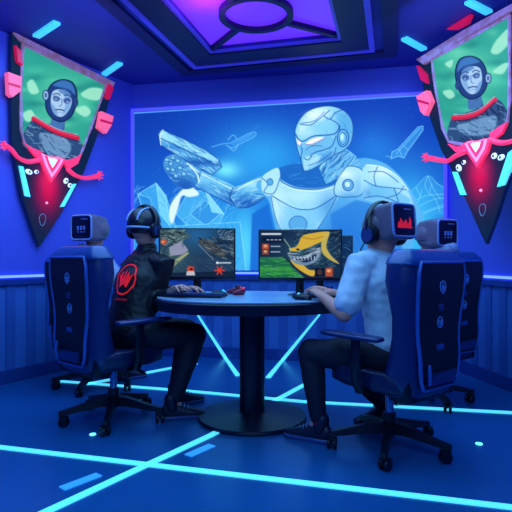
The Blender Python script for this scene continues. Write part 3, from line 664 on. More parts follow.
# ------------------------------------------------------------------ gaming chair (origin at floor below the hub, facing +X)
def srect(cx, cz, wy, tx, ky=4.5, n=28, xf=0.):
    out = []
    for k in range(n):
        t = 2*PI*k/n; c, s = math.cos(t), math.sin(t)
        out.append((cx+tx*math.copysign(abs(c)**(2/ky), c)+xf*(abs(s)**3), wy*math.copysign(abs(s)**(2/ky), s), cz))
    return out
def make_chair(label):
    t = empty('gaming_chair', (0, 0, 0), 0, label, 'office chair', 'gaming chairs around the table')
    for k in range(5):
        a = CH_A+k*2*PI/5; R = Matrix.Rotation(a, 4, 'Z')
        bm = B()
        rings = []
        for r, z, w, h in ((.02, .125, .034, .03), (.1, .12, .028, .026), (.2, .1, .022, .019), (.3, .082, .02, .014), (.325, .08, .012, .012)):
            rings.append([(r, -w, z-h), (r, w, z-h), (r, w*.7, z+h), (r, -w*.7, z+h)])
        loft(bm, rings, True, R); l = obj('leg', bm, M_plastic, t, 30)
        bm = B(); c = V(.305, 0, 0); S = R @ Matrix.Translation(c) @ Matrix.Rotation(k*1.3, 4, 'Z')
        for y in (-.016, .016):
            lathe(bm, [(.008, -.009), (.026, -.009), (.029, -.004), (.029, .004), (.026, .009), (.008, .009)], 20, S @ Matrix.Translation((.012, y, .029)) @ Matrix.Rotation(PI/2, 4, 'X'))
        box(bm, V(.006, 0, .05), (.05, .012, .034), .004, S); box(bm, V(.012, 0, .056), (.045, .056, .012), .005, S)
        tube(bm, [(0, 0, .05), (0, 0, .085)], .008, 8, M=S)
        obj('caster', bm, M_plastic, l, 30)
    bm = B(); lathe(bm, [(.03, .085), (.05, .09), (.052, .14), (.036, .16), (.034, .2), (.034, .2)], 24); obj('hub', bm, M_plastic, t, 30)
    bm = B(); lathe(bm, [(.022, .18), (.022, .34)], 20); obj('gas_cylinder', bm, M_metal, t, 30)
    bm = B(); box(bm, V(-.01, 0, .345), (.24, .16, .05), .015); box(bm, V(.08, 0, .33), (.1, .08, .04), .012)
    mech = obj('tilt_mechanism', bm, M_plastic, t, 30)
    bm = B(); tube(bm, [(.04, -.06, .34), (.04, -.2, .335), (.045, -.25, .325)], [.007, .007, .012], 8); obj('lever', bm, M_plastic, mech)
    # seat with side bolsters
    bm = B()
    prof = [(.25, .36, .44, .02), (.23, .355, .46, .20), (.12, .35, .455, .235), (-.05, .35, .45, .24), (-.2, .355, .455, .225), (-.25, .37, .45, .18)]
    rings = []
    for x, z0, z1, w in reversed(prof):
        ring = []
        for k in range(24):
            a = 2*PI*k/24; c, s = math.cos(a), math.sin(a); y = w*math.copysign(abs(c)**.4, c); zc = (z0+z1)/2; hz = (z1-z0)/2
            z = zc+hz*math.copysign(abs(s)**.5, s)
            if s > 0: z += .035*(abs(y)/.24)**3
            ring.append((x, y, z))
        rings.append(ring)
    loft(bm, rings); obj('seat', bm, M_leather, t, 50)
    # backrest shell
    bm = B(); rings = []
    BK = [(.33, .17, .05, -.20), (.36, .205, .072, -.195), (.45, .225, .078, -.205), (.55, .222, .064, -.222), (.66, .226, .05, -.238), (.76, .238, .048, -.246), (.86, .254, .062, -.242), (.93, .26, .074, -.236), (1.015, .25, .074, -.238)]
    for z, w, tx, cx in BK: rings.append(srect(cx, z, w, tx, xf=.03))
    loft(bm, rings); back = obj('backrest', bm, M_shell, t, 60)
    bm = B(); rings = [srect(cx, z, w, tx, 6, xf=.02) for z, w, tx, cx in ((1.01, .25, .074, -.238), (1.02, .256, .078, -.238), (1.04, .248, .074, -.238), (1.078, .215, .052, -.230), (1.088, .205, .044, -.228), (1.091, .19, .03, -.226))]
    loft(bm, rings); obj('headrest', bm, M_headshell, t, 45)
    bm = B(); rings = []
    for z, w, tx, cx in ((.965, .12, .025, -.205), (.975, .15, .04, -.21), (1.03, .165, .045, -.215), (1.07, .15, .035, -.225), (1.08, .11, .02, -.23)): rings.append(srect(cx, z, w, tx, 3.5))
    loft(bm, rings); obj('headrest_pillow', bm, M_leather, t, 60)
    def bx(z): return float(np.interp(z, [q[0] for q in BK], [min(q[3]-q[2], -.283)+.001-.012*(.4 < q[0] < .6) for q in BK]))
    def bw(z): return float(np.interp(z, [.40, .45, .7, .88, .98, 1.0], [.125, .157, .176, .195, .195, .18]))
    def panelring(z0, z1, inset, x):
        pts = []
        zs = np.linspace(z0, z1, 14)
        for z in zs: pts.append((bx(z)-x, bw(z)-inset, z))
        for z in zs[::-1]: pts.append((bx(z)-x, -bw(z)+inset, z))
        return pts
    bm = B()
    a = [bm.verts.new(p) for p in panelring(.40, 1.02, .004, -.05)]; b = [bm.verts.new(p) for p in panelring(.40, 1.02, .004, .008)]
    n = len(a)
    for i in range(n): bm.faces.new((a[i], a[(i+1) % n], b[(i+1) % n], b[i]))
    for i in range(13):
        j = n-1-i
        bm.faces.new((b[i], b[i+1], b[j-1], b[j])); bm.faces.new((a[j], a[j-1], a[i+1], a[i]))
    pn = obj('back_panel', bm, M_panel, t, 30)
    bm = B(); q = panelring(.395, 1.025, 0., .004); q = [V(*p) for p in q]; q.append(q[0].copy()); tube(bm, q, [(.011, .008)]*len(q), 8, ref=(1, 0, 0), caps=False); obj('piping', bm, M_piping, pn, 60)
    Mr = Matrix(((0, 0, -1, 0), (-1, 0, 0, 0), (0, 1, 0, 0), (0, 0, 0, 1)))      # art plane on the rear face: X -> -Y, Y -> Z, Z -> -X
    def on(z, y=0.): M = Mr.copy(); M.translation = (bx(z)-.0085, y, z); return M
    bm = B()                                                                # shield badge
    sh = [(0, -.034), (.02, -.018), (.026, .006), (.022, .026), (0, .036), (-.022, .026), (-.026, .006), (-.02, -.018)]
    M = on(.90); si = [(x*.78, y*.8) for x, y in sh]
    for i in range(8):
        j = (i+1) % 8; prism(bm, [sh[i], sh[j], si[j], si[i]], M, -.001, .003)
    star = [((.016 if k % 2 == 0 else .006)*math.sin(k*PI/5), (.022 if k % 2 == 0 else .008)*math.cos(k*PI/5)) for k in range(10)]
    prism(bm, star, M, -.001, .004); obj('shield_badge', bm, M_badge, pn, 30)
    bm = B(); M = on(.80); box(bm, V(0, 0, .001), (.04, .034, .004), .001, M); box(bm, V(0, 0, .004), (.026, .006, .003), .0005, M); obj('small_label', bm, mat('label_dim_blue', (30, 56, 120), .4), pn, 30)
    bm = B(); M = on(.725)
    pts = [(.024*math.cos(k*PI/10), .03*math.sin(k*PI/10)) for k in range(20)]; pi_ = [(x*.76, y*.8) for x, y in pts]
    for i in range(20):
        j = (i+1) % 20; prism(bm, [pts[i], pts[j], pi_[j], pi_[i]], M, -.001, .003)
    prism(bm, [(-.012, .012), (0, -.004), (.012, .014), (.012, .004), (0, -.017), (-.012, .002)], M, -.001, .004); obj('round_badge', bm, M_badge, pn, 30)
    bm = B(); M = on(.60); box(bm, V(0, 0, .001), (.062, .03, .004), .002, M); obj('name_plate', bm, mat('label_mid_blue', (40, 74, 150), .4), pn, 30)
    bm = B()
    for i in range(3): box(bm, V(bx(.44)-.012, 0, .425+i*.024), (.012, .27-.01*i, .009), .003)
    obj('vent_ribs', bm, M_leather, pn, 30)
    bm = B(); M = on(.48); prism(bm, [(-.10, -.06), (.11, -.06), (.12, .0), (-.085, -.012)], M, -.004, .014); obj('lower_pocket', bm, M_shell, pn, 30)
    bm = B(); tube(bm, [M @ V(-.11, -.05, .012), M @ V(-.118, .0, .018), M @ V(-.112, .04, .012)], [.008, .01, .007], 8); obj('pull_handle', bm, M_piping, pn, 40)
    for sgn in (-1, 1):
        bm = B(); tube(bm, [(-.02, sgn*.2, .35), (-.02, sgn*.268, .36), (-.01, sgn*.285, .42), (-.01, sgn*.285, .63)], [(.03, .012)]*4, 10, ref=(1, 0, 0))
        box(bm, V(-.01, sgn*.285, .52), (.075, .028, .09), .01)
        ar = obj('armrest', bm, M_plastic, t, 40)
        bm = B(); rings = []
        for x, w, h in ((-.17, .025, .008), (-.155, .04, .014), (-.05, .046, .016), (.13, .046, .015), (.2, .038, .013), (.215, .022, .008)):
            rings.append([(x, sgn*.285+w*math.copysign(abs(math.cos(2*PI*k/16))**.5, math.cos(2*PI*k/16)), .645+h*math.sin(2*PI*k/16)) for k in range(16)])
        loft(bm, rings); obj('arm_pad', bm, M_shell, ar, 50)
    bm = B()
    for sgn in (-1, 1): box(bm, V(-.2, sgn*.18, .4), (.12, .04, .14), .015)
    box(bm, V(-.2, 0, .35), (.12, .34, .04), .012); obj('back_bracket', bm, M_plastic, t, 30)
    return t
CH_A = math.radians(-2)
def copy_tree(o, parent=None):
    c = o.copy(); COL.objects.link(c)
    if parent is not None: c.parent = parent
    for ch in list(o.children): copy_tree(ch, c)
    return c
CHAIRS = [  # x, y, heading
    (-.90, 3.22, math.radians(50), 'blue gaming chair at left holding the person in the black jacket with red emblem'),
    (.715, 2.73, math.radians(128), 'blue gaming chair at right holding the person in the white t-shirt'),
    (-1.27, 4.04, math.radians(52), 'blue gaming chair furthest left, mostly hidden behind the nearer left chair'),
    (1.22, 3.66, math.radians(126), 'blue gaming chair furthest right, behind the white t-shirt person\'s chair')]
ch0 = make_chair(CHAIRS[0][3]); chairs = []
for i, (x, y, a, lb) in enumerate(CHAIRS):
    c = ch0 if i == 0 else copy_tree(ch0)
    c.location = (x, y, 0); c.rotation_euler = (0, 0, a); c['label'] = lb; chairs.append(c); c.scale.z = (1., .975, .97, .975)[i]
    for ch in c.children:
        if ch.name.startswith('leg'): ch.rotation_euler.z = math.radians((14, -20, 0, 10)[i])

# ------------------------------------------------------------------ table
TT = .78; TC = V(-.025, 3.25, 0)
tb_ = empty('round_table', TC, 0, 'round pedestal table with slate top and black column between the players', 'table')
def oval(rx, ry, z, n=72): return [(rx*math.cos(2*PI*k/n), ry*math.sin(2*PI*k/n), z) for k in range(n)]
bm = B(); loft(bm, [oval(.585, .465, TT-.014), oval(.60, .48, TT-.011), oval(.60, .48, TT-.003), oval(.595, .475, TT)]); obj('tabletop', bm, M_table, tb_, 30)
bm = B(); loft(bm, [oval(.54, .42, TT-.085), oval(.605, .485, TT-.078), oval(.61, .49, TT-.02), oval(.605, .485, TT-.0145)]); obj('table_rim', bm, M_tabledge, tb_, 30)
bm = B(); lathe(bm, [(.08, .05), (.08, TT-.09), (.08, TT-.085)], 40); obj('column', bm, M_tabledge, tb_, 30)
bm = B(); lathe(bm, [(.34, 0), (.345, .012), (.34, .026), (.2, .045), (.1, .055), (.1, .058)], 56); obj('base', bm, M_tabledge, tb_, 30)

# ------------------------------------------------------------------ monitors
def scr_common(p, seed):
    r = np.random.default_rng(seed); return r
def screen1(p):                             # grey-green battlefield
    p.C[:] = np.array((34, 62, 92))/255; p.glow(50, 8, 26, 20, (40, 110, 170), .8); p.glow(20, 40, 20, 20, (70, 110, 110), .6)
    p.poly([(0, 0), (30, 0), (42, 10), (20, 22), (0, 20)], (74, 100, 106), .9); p.hatch([(0, 0), (36, 0), (30, 20), (0, 24)], (150, 180, 170), 50, 8, -.6, 1., .7, 1); p.hatch([(0, 0), (36, 0), (30, 20), (0, 24)], (20, 34, 50), 40, 8, .3, 1., .8, 2)
    p.poly([(12, 26), (28, 17), (30, 24), (38, 30), (30, 36), (14, 38)], (158, 160, 190), .95); p.poly([(28, 17), (38, 30), (33, 26)], (210, 214, 224), .8)
    p.poly([(8, 52), (36, 32), (39, 34), (16, 56)], (150, 160, 120), .9); p.line([(8, 54), (38, 34)], (214, 214, 170), 1., .8, sm=False)
    p.hatch([(0, 26), (12, 26), (22, 50), (0, 60)], (140, 160, 120), 40, 7, 1.2, 1., .6, 3)
    p.poly([(50, 18), (56, 12), (72, 18), (92, 34), (84, 42), (66, 32)], (70, 78, 82), .95); p.hatch([(50, 12), (100, 10), (100, 44), (70, 40)], (140, 150, 150), 50, 9, .5, 1., .65, 4); p.hatch([(50, 12), (100, 10), (100, 44), (70, 40)], (16, 28, 46), 50, 9, .5, 1., .8, 5)
    p.line([(52, 22), (72, 44)], (170, 180, 190), .8, .8, sm=False); p.hatch([(76, 0), (100, 0), (100, 16), (82, 14)], (150, 180, 200), 24, 8, -.5, 1., .7, 6)
    p.hatch([(10, 44), (100, 40), (100, 70), (10, 70)], (60, 96, 124), 60, 20, .7, 1., .5, 7)
    p.poly([(16, 62), (100, 60), (100, 72), (10, 72)], (16, 28, 54), .7)
    for x, y in ((5, 18), (8, 60)): p.ell(x, y, 4, 4, (220, 90, 60), .9); p.ell(x-1, y, 1.6, 1.6, (250, 180, 130), .9)
    p.ell(41, 57, 5, 4.4, (220, 76, 50), .95); p.poly([(36, 60), (46, 60), (47, 66), (35, 66)], (220, 220, 225), .9); p.ell(42, 57, 2, 1.6, (40, 20, 30))
    for k in range(6): p.line([(80, 59), (80+6*math.cos(k*1.05), 59+6*math.sin(k*1.05))], (240, 70, 50), 1.8, .95)
    for k in range(6): p.line([(76+k*3.4, 48), (78+k*3.4, 48)], (215, 228, 240), 2., .85)
    p.ell(77, 48, 1.6, 1.8, (235, 240, 250))
def screen2(p):                             # yellow creature over green field
    p.C[:] = np.array((20, 44, 76))/255; p.glow(60, 30, 30, 24, (60, 110, 130), .7)
    p.poly([(0, 38), (30, 38), (44, 58), (60, 72), (0, 72)], (34, 120, 74)); p.poly([(0, 52), (36, 52), (46, 64), (0, 64)], (50, 156, 66), .9)
    p.hatch([(0, 38), (30, 38), (56, 70), (0, 72)], (110, 200, 120), 40, 16, .1, 1., .6, 1); p.hatch([(0, 38), (30, 38), (56, 70), (0, 72)], (20, 80, 80), 30, 16, .1, 1., .7, 2)
    p.hatch([(40, 0), (100, 0), (100, 60), (50, 60)], (110, 150, 160), 90, 10, -.6, 1., .6, 3); p.hatch([(40, 0), (100, 0), (100, 60), (50, 60)], (10, 22, 46), 70, 9, .7, 1., .7, 4)
    YL = (226, 184, 62)
    p.poly([(52, 8), (62, 4), (80, 1), (86, 3), (78, 14), (68, 20), (56, 26), (42, 30), (36, 26), (46, 22)], YL, 1, .5, True)
    p.poly([(78, 6), (86, 3), (82, 22), (88, 36), (98, 48), (84, 40), (76, 28)], (214, 190, 90), .95, .5, True)
    p.poly([(38, 42), (50, 46), (60, 56), (68, 58), (66, 66), (56, 62), (44, 52)], YL, 1, .5, True)
    p.poly([(34, 32), (44, 34), (58, 34), (70, 24), (76, 30), (70, 44), (56, 50), (42, 46)], (120, 150, 176), .95, .5, True)
    p.poly([(40, 38), (56, 40), (70, 32), (66, 42), (54, 46)], (26, 46, 88), .95, .5, True)
    for k in range(7): p.line([(42+k*4.2, 37.5+math.sin(k)*1.), (44+k*4., 42)], (230, 238, 245), .9, .9)
    p.line([(36, 34), (50, 36), (64, 30), (74, 22)], (16, 24, 50), 1.4, .9); p.line([(30, 12), (38, 26), (36, 34)], (170, 210, 170), 1.2, .8); p.line([(52, 9), (66, 12), (78, 8)], (150, 100, 30), 1., .8)
    p.ell(47, 27, 2, 1.4, (20, 20, 30)); p.hatch([(36, 30), (76, 24), (70, 46), (42, 46)], (220, 232, 240), 24, 7, -.4, .8, .8, 9)
    p.line([(30, 38), (46, 56), (60, 68)], (30, 30, 40), 1.2, .8)
    for k in range(9): p.line([(3+k*2.6, 4.5), (4.6+k*2.6, 4.5)], (225, 232, 242), 2.6, .95)
    p.poly([(3, 9), (29, 9), (29, 17), (3, 17)], (12, 26, 54), .9)
    for k in range(4): p.line([(9+k*5, 13), (11+k*5, 13)], (200, 215, 235), 1.6, .8)
    for y, c in ((23, (206, 84, 54)), (31, (150, 70, 60))):
        p.poly([(3, y-4), (11, y-4), (11, y+3.4), (3, y+3.4)], c, .95); p.ell(7, y-1, 2, 2, (240, 200, 150), .8)
        for k in range(3): p.line([(14+k*4, y-.5), (16.6+k*4, y-.5)], (190, 205, 225), 1.8, .8)
    p.poly([(68, 54), (80, 54), (80, 66), (68, 66)], (16, 20, 36), .95); p.ell(74, 60, 3, 4, (80, 60, 60), .9); p.poly([(81, 54), (90, 54), (90, 66), (81, 66)], (200, 84, 50), .95); p.ell(85, 58, 2.4, 2.4, (245, 190, 120), .9)
def screen3(p):
    p.C[:] = np.array((18, 52, 96))/255
    p.hatch([(0, 0), (100, 0), (100, 70), (0, 70)], (70, 130, 170), 120, 14, .6, 1., .5, 3); p.hatch([(0, 0), (100, 0), (100, 70), (0, 70)], (10, 30, 70), 90, 14, -.6, 1., .6, 4)
    for y in (10, 22, 34, 50, 56):
        for k in range(8): p.line([(6+k*4, y), (8.6+k*4, y)], (200, 220, 240), 1.8, .7)
M_scr = art_mat('screen_glow', .85, .05, .2)
def monitor(x, y, rz, w, h, zc, painter, label, tilt=0):
    t = empty('monitor', (x, y, TT), rz, label, 'monitor', )
    # screen faces -Y (local), depth behind
    bm = B(); box(bm, V(0, .012, zc-TT), (w, .022, h), .004); box(bm, V(0, .03, zc-TT), (w*.6, .03, h*.55), .01); obj('housing', bm, M_screenbody, t, 30)
    def P3(u, v): return (-w/2+.009+(w-.018)*u, np.full(u.shape, -.0005), zc-TT+h/2-.009-(h-.026)*v)
    s = art_sheet('screen', P3, 170, 120, painter, M_scr, t, None, lambda u, v: (u*100, v*68))
    bm = B(); tube(bm, [(0, .06, .01), (0, .055, .1), (0, .04, zc-TT-.02)], [(.028, .012), (.024, .012), (.028, .01)], 12, ref=(1, 0, 0)); obj('stand_neck', bm, M_screenbody, t, 40)
    bm = B(); rings = [[(a*(.085-.01*i)*math.cos(2*PI*k/32), .05+(.06-.008*i)*math.sin(2*PI*k/32), z) for k in range(32)] for i, (z, a) in enumerate(((.0, 1.), (.006, 1.), (.011, .8)))]
    loft(bm, rings); obj('stand_base', bm, M_screenbody, t, 40)
    return t
monitor(-.383, 3.33, math.radians(6), .50, .335, 1.048, screen1, 'wide monitor with grey battlefield scene in front of black jacket player')
monitor(.283, 3.26, math.radians(-2), .535, .325, 1.04, screen2, 'wide monitor showing a yellow toothed creature over a green field')
monitor(.44, 3.55, math.radians(-12), .46, .31, 1.02, screen3, 'monitor with dark blue text screen partly hidden behind the white t-shirt player')

# ------------------------------------------------------------------ keyboards, mice, red-lit controllers
def keyboard(x, y, rz, label):
    t = empty('keyboard', (x, y, TT), rz, label, 'keyboard', 'keyboards on the round table')
    bm = B(); box(bm, V(0, 0, .009), (.36, .125, .018), .004); obj('case', bm, M_plastic, t, 30)
    bm = B()
    for r_ in range(5):
        for k in range(15):
            if r_ == 4 and 4 < k < 9: continue
            box(bm, V(-.163+k*.0233, .044-r_*.022, .0215), (.019, .018, .009))
        if r_ == 4: box(bm, V(-.0, -.044, .0215), (.1, .018, .009))
    o = obj('keycaps', bm, mat('keycap_navy', (20, 34, 84), .4, emit=(30, 90, 220), es=.12), t, 30)
    return t
keyboard(-.37, 3.13, math.radians(-14), 'black keyboard on the table before the black jacket player')
keyboard(.40, 3.10, math.radians(-4), 'black keyboard on the table before the white t-shirt player')
def mouse(x, y, rz, label):
    t = empty('mouse', (x, y, TT), rz, label, 'mouse')
    bm = B(); rings = []
    for u in np.linspace(0, 1, 9):
        xx = -.058+.116*u; w = .032*math.sqrt(max(.02, 1-(2*u-1)**4)); h = .036*math.sqrt(max(.03, 1-abs(2*u-.9)**2.6*.9))
        rings.append([(xx, w*math.cos(PI*k/10), h*math.sin(PI*k/10)+.001) for k in range(11)])
    loft(bm, rings); obj('mouse_body', bm, M_plastic, t, 50)
    bm = B(); lathe(bm, [(.006, -.003), (.009, -.003), (.009, .003), (.006, .003)], 14, Matrix.Translation((.03, 0, .03)) @ Matrix.Rotation(PI/2, 4, 'X')); obj('scroll_wheel', bm, M_strip, t, 40)
    return t
mouse(.27, 2.93, math.radians(140), 'black mouse under the hand of the white t-shirt player')
mouse(-.235, 3.22, math.radians(20), 'black mouse beside the stand of the battlefield monitor')

def controller(x, y, rz, label):
    t = empty('game_controller', (x, y, TT), rz, label, 'game controller')
    bm = B()
    for s in (-1, 1): tube(bm, [(.02, s*.03, .022), (.0, s*.052, .022), (-.045, s*.066, .014)], [.024, .023, .014], 12)
    tube(bm, [(.02, -.03, .024), (.02, .03, .024)], [.024, .024], 12)
    o = remesh('controller_body', bm, M_ctrl, t, .003, 3)
    for s, m in ((-1, M_redmark2), (1, M_redmark2)):
        bm = B(); lathe(bm, [(.006, .04), (.006, .052), (.011, .053), (.011, .057), (.004, .058)], 16, Matrix.Translation((.0, s*.026, 0))); obj('thumb_stick', bm, M_plastic, t, 30)
        bm = B(); ball(bm, (.02, s*.05, .044), (.006, .006, .004)); ball(bm, (.03, s*.04, .046), (.005, .005, .004)); obj('lit_button', bm, m, t, 40)
M_ctrl = mat('controller_crimson', (150, 24, 60), .35); M_redmark2 = mat('button_red_glow', (250, 60, 70), .3, emit=(250, 50, 70), es=1.2)
controller(-.12, 3.36, math.radians(20), 'red game controller on the table between the two large monitors')
controller(.47, 3.26, math.radians(200), 'red game controller on the table beyond the white t-shirt player\'s hand')
# ------------------------------------------------------------------ people
M_skin = mat('skin', (228, 150, 134), .5, var=.06, scale=8)
M_hairm = mat('dark_hair', (26, 18, 30), .7, bump=.5, scale=80)
M_jacket = mat('black_jacket', (9, 11, 26), .5, bump=.2, scale=50)
M_tee = mat('white_tshirt', (205, 218, 240), .7, bump=.15, scale=60, var=.03)
M_pants = mat('dark_trousers', (14, 18, 46), .7, bump=.25, scale=60)
M_lightj = mat('silver_jacket', (150, 166, 200), .5, bump=.4, scale=40, var=.3)
M_shoe = mat('shoe_navy', (14, 22, 54), .45)
M_sole = mat('shoe_sole', (56, 84, 150), .5)
M_lace = mat('shoe_lace', (120, 150, 210), .5)
M_sock = mat('red_sock', (170, 30, 50), .7)
M_head_b = mat('headset_black', (10, 12, 28), .35, coat=.3)
M_cap = mat('cap_black', (12, 14, 36), .4, coat=.2)
M_stripe = mat('cap_stripe_pale', (150, 180, 230), .4)
M_brown = mat('helmet_brown_grey', (112, 96, 118), .4, bump=.2, scale=20)
M_border = mat('helmet_pale_edge', (120, 150, 215), .35)
M_ring = mat('cup_ring_blue', (40, 60, 120), .35)
M_capgrey = mat('helmet_top_grey', (136, 142, 176), .35, bump=.1, scale=20)
M_glass = mat('box_dark_face', (8, 10, 30), .25)
M_redmark = mat('red_glow_mark', (230, 30, 40), .4, emit=(215, 24, 32), es=.6)
M_bluemark = mat('blue_dim_mark', (60, 90, 170), .4, emit=(50, 80, 170), es=.5)
M_emblem = mat('emblem_red', (226, 30, 40), .5, emit=(226, 26, 38), es=.55)
M_eyew = mat('eye_white', (225, 225, 235), .3); M_eyed = mat('eye_dark', (20, 16, 20), .2)

def arm_ik(sh, hand, bend, lu=.29, lf=.26):
    sh, hand, bend = Vector(sh), Vector(hand), Vector(bend)
    d = hand-sh; L = min(d.length, lu+lf-.002); d.normalize()
    a = (lu*lu-lf*lf+L*L)/(2*L); h = math.sqrt(max(0, lu*lu-a*a))
    b = (bend-d*bend.dot(d)).normalized(); return sh+d*a+b*h, sh+d*L
def hand_parts(bm, wrist, fwd, up, side, flat=.35, scale=1.):
    """palm and five bent fingers; fwd along the hand, up = back of hand, side=+1 if the thumb is on the +lateral side"""
    f = Vector(fwd).normalized(); u = (Vector(up)-f*Vector(up).dot(f)).normalized(); l = u.cross(f)*side   # l points to the thumb side
    s = scale; W = Vector(wrist)
    P = lambda a, b, c: W+f*a*s+l*b*s+u*c*s
    tube(bm, [P(-.02, 0, 0), P(.02, 0, .003), P(.06, -.002, .006), P(.088, -.004, .004)], [(.026*s, .021*s), (.034*s, .017*s), (.041*s, .0155*s), (.037*s, .012*s)], 12, ref=l)
    for k, (y, L, dz) in enumerate(((.029, .070, 0), (.0095, .079, .002), (-.0105, .073, .001), (-.030, .058, -.002))):
        sp = y*.25; a0 = .085-(.006 if k in (0, 3) else 0)
        q = [P(a0-.02, y*.9, .004+dz), P(a0+.008, y, .006+dz), P(a0+L*.45, y+sp*.4, .006+dz-flat*.018), P(a0+L*.78, y+sp*.7, dz-flat*.05), P(a0+L, y+sp, dz-flat*.085)]
        tube(bm, q, [.0098*s, .0094*s, .0085*s, .0078*s, .0066*s], 10)
    q = [P(.012, .022, -.004), P(.038, .043, -.010), P(.062, .058, -.016), P(.084, .062, -.024)]
    tube(bm, q, [.015*s, .0125*s, .0105*s, .0082*s], 10)
def tubes_range(bm, path, rad, ref=None, seg=14): tube(bm, path, rad, seg, ref=ref)
def person(root, J, outfit, fine=True):
    """J: joints in the person's frame (+X forward)"""
    vox = .006 if fine else .009
    pel, wai, che, upp, nek = [V(*q) for q in J['spine']]
    hc = V(*J['head']); hyaw, hpitch = J.get('look', (0, 0))
    H = Matrix.Translation(hc) @ Matrix.Rotation(hyaw, 4, 'Z') @ Matrix.Rotation(hpitch, 4, 'Y')
    sh = {s: V(*J['sh'][s]) for s in 'lr'}; hd = {s: V(*J['hand'][s]) for s in 'lr'}
    el, wr = {}, {}
    for s in 'lr': el[s], wr[s] = arm_ik(sh[s], hd[s], J['bend'][s])
    Y = V(0, 1, 0)
    # body
    bm = B()
    tubes_range(bm, [pel, wai, che, upp, nek+V(0, 0, -.02)], [(.155, .115), (.135, .10), (.155, .112), (.13, .085), (.062, .06)], Y, 20)
    tubes_range(bm, [nek+V(-.008, 0, -.04), nek+V(.0, 0, .03), (nek+hc)/2+V(.0, 0, .0), hc+V(-.01, 0, -.05)], [.064, .056, .053, .052])
    ball(bm, V(-.008, 0, .028), (.097, .077, .098), H, 24); ball(bm, V(.022, 0, -.04), (.072, .06, .074), H, 20); ball(bm, V(.058, 0, -.088), (.026, .028, .02), H)   # cranium, jaw, chin
    tube(bm, [V(.082, 0, .018), V(.104, 0, -.014), V(.106, 0, -.022)], [.009, .012, .014], 10, M=H)                                       # nose
    tube(bm, [V(.088, -.034, .036), V(.094, 0, .034), V(.088, .034, .036)], .0095, 8, M=H)                                                  # brow
    tube(bm, [V(.084, -.022, -.055), V(.093, 0, -.055), V(.084, .022, -.055)], .0075, 8, M=H)                                               # lips
    for q in (-1, 1): ball(bm, V(.0, q*.078, -.002), (.02, .008, .032), H, 12)
    for s in 'lr':
        g = 1 if s == 'l' else -1
        tubes_range(bm, [V(upp.x, g*.06, upp.z), sh[s], sh[s]*.5+el[s]*.5, el[s]], [.06, .054, .046, .038])
        tubes_range(bm, [el[s], el[s]*.6+wr[s]*.4, wr[s]], [.04, .039, .026])
        f = J['handdir'][s] if 'handdir' in J else (wr[s]-el[s]); hand_parts(bm, wr[s], f, J.get('handup', (0, 0, 1)), -g, J.get('curl', .5))
        hip, kn, an, toe = [V(*q) for q in J['leg'][s]]
        tubes_range(bm, [hip, hip*.5+kn*.5, kn], [.085, .074, .056]); tubes_range(bm, [kn, kn*.6+an*.4, an], [.055, .055, .036])
        tube(bm, [an+V(0, 0, -.01), V(an.x*.65+toe.x*.35, an.y*.65+toe.y*.35, .042), V(an.x*.4+toe.x*.6, an.y*.4+toe.y*.6, .03)], [.03, .018, .011], 10)
    body = remesh('body', bm, M_skin, root, vox, 3)
    for q in (-1, 1):
        bm = B(); ball(bm, V(.083, q*.03, .012), .0125, H, 12); e = obj('eye', bm, M_eyew, body)
        bm = B(); ball(bm, V(.0925, q*.03, .012), (.004, .006, .006), H, 10); obj('iris', bm, M_eyed, e) if False else obj('iris', bm, M_eyed, e)
    # hair: cap of hair under the headgear
    bm = B(); ball(bm, V(-.018, 0, .035), (.099, .083, .098), H, 28)
    inv = H.inverted(); 
    kill = [f for f in bm.faces if (inv @ f.calc_center_median()).z < -.02+.9*max(0, (inv @ f.calc_center_median()).x)]
    bmesh.ops.delete(bm, geom=kill, context='FACES'); obj('hair', bm, M_hairm, body, 60)
    # top
    bm = B(); tm = outfit['top']; cx = outfit.get('loose', .0)
    tubes_range(bm, [pel+V(0, 0, .0), wai, che, upp, nek+V(-.004, 0, -.028)], [(.182+cx, .142+cx), (.168+cx, .132+cx), (.182+cx, .138+cx), (.15, .105), (.078, .07)], Y, 24)
    for s in 'lr':
        g = 1 if s == 'l' else -1; mid = sh[s]*.5+el[s]*.5
        if outfit['sleeve'] == 'short':
            e1 = sh[s]*.22+el[s]*.78
            tubes_range(bm, [V(upp.x, g*.07, upp.z-.005), sh[s], mid, e1], [.08, .075, .074, .073], seg=18)
        else:
            tubes_range(bm, [V(upp.x, g*.07, upp.z-.005), sh[s], mid, el[s]], [.08, .076, .066, .058], seg=18)
            tubes_range(bm, [el[s], el[s]*.5+wr[s]*.5, wr[s]*.9+el[s]*.1], [.058, .052, .038], seg=16)
    if outfit.get('collar'): tubes_range(bm, [nek+V(-.01, 0, -.05), nek+V(-.006, 0, .012)], [.09, .07])
    if outfit.get('hood'): tubes_range(bm, [nek+V(-.05, -.1, -.02), nek+V(-.1, -.06, .01), nek+V(-.115, 0, .02), nek+V(-.1, .06, .01), nek+V(-.05, .1, -.02)], [.04, .05, .055, .05, .04])
    top = remesh(outfit['topname'], bm, tm, root, vox*1.35, 4, outfit.get('wr', .007), outfit.get('wf', 16))
    # trousers
    bm = B(); tubes_range(bm, [pel+V(.01, 0, -.03), pel+V(0, 0, .02)], [(.172, .135), (.15, .11)], Y, 20)
    for s in 'lr':
        hip, kn, an, toe = [V(*q) for q in J['leg'][s]]
        tubes_range(bm, [hip, hip*.5+kn*.5, kn], [.1, .09, .073], seg=18); tubes_range(bm, [kn, kn*.55+an*.45, an*.95+kn*.05], [.073, .066, .05], seg=18)
    remesh('trousers', bm, M_pants, root, vox*1.5, 4, .005, 15)
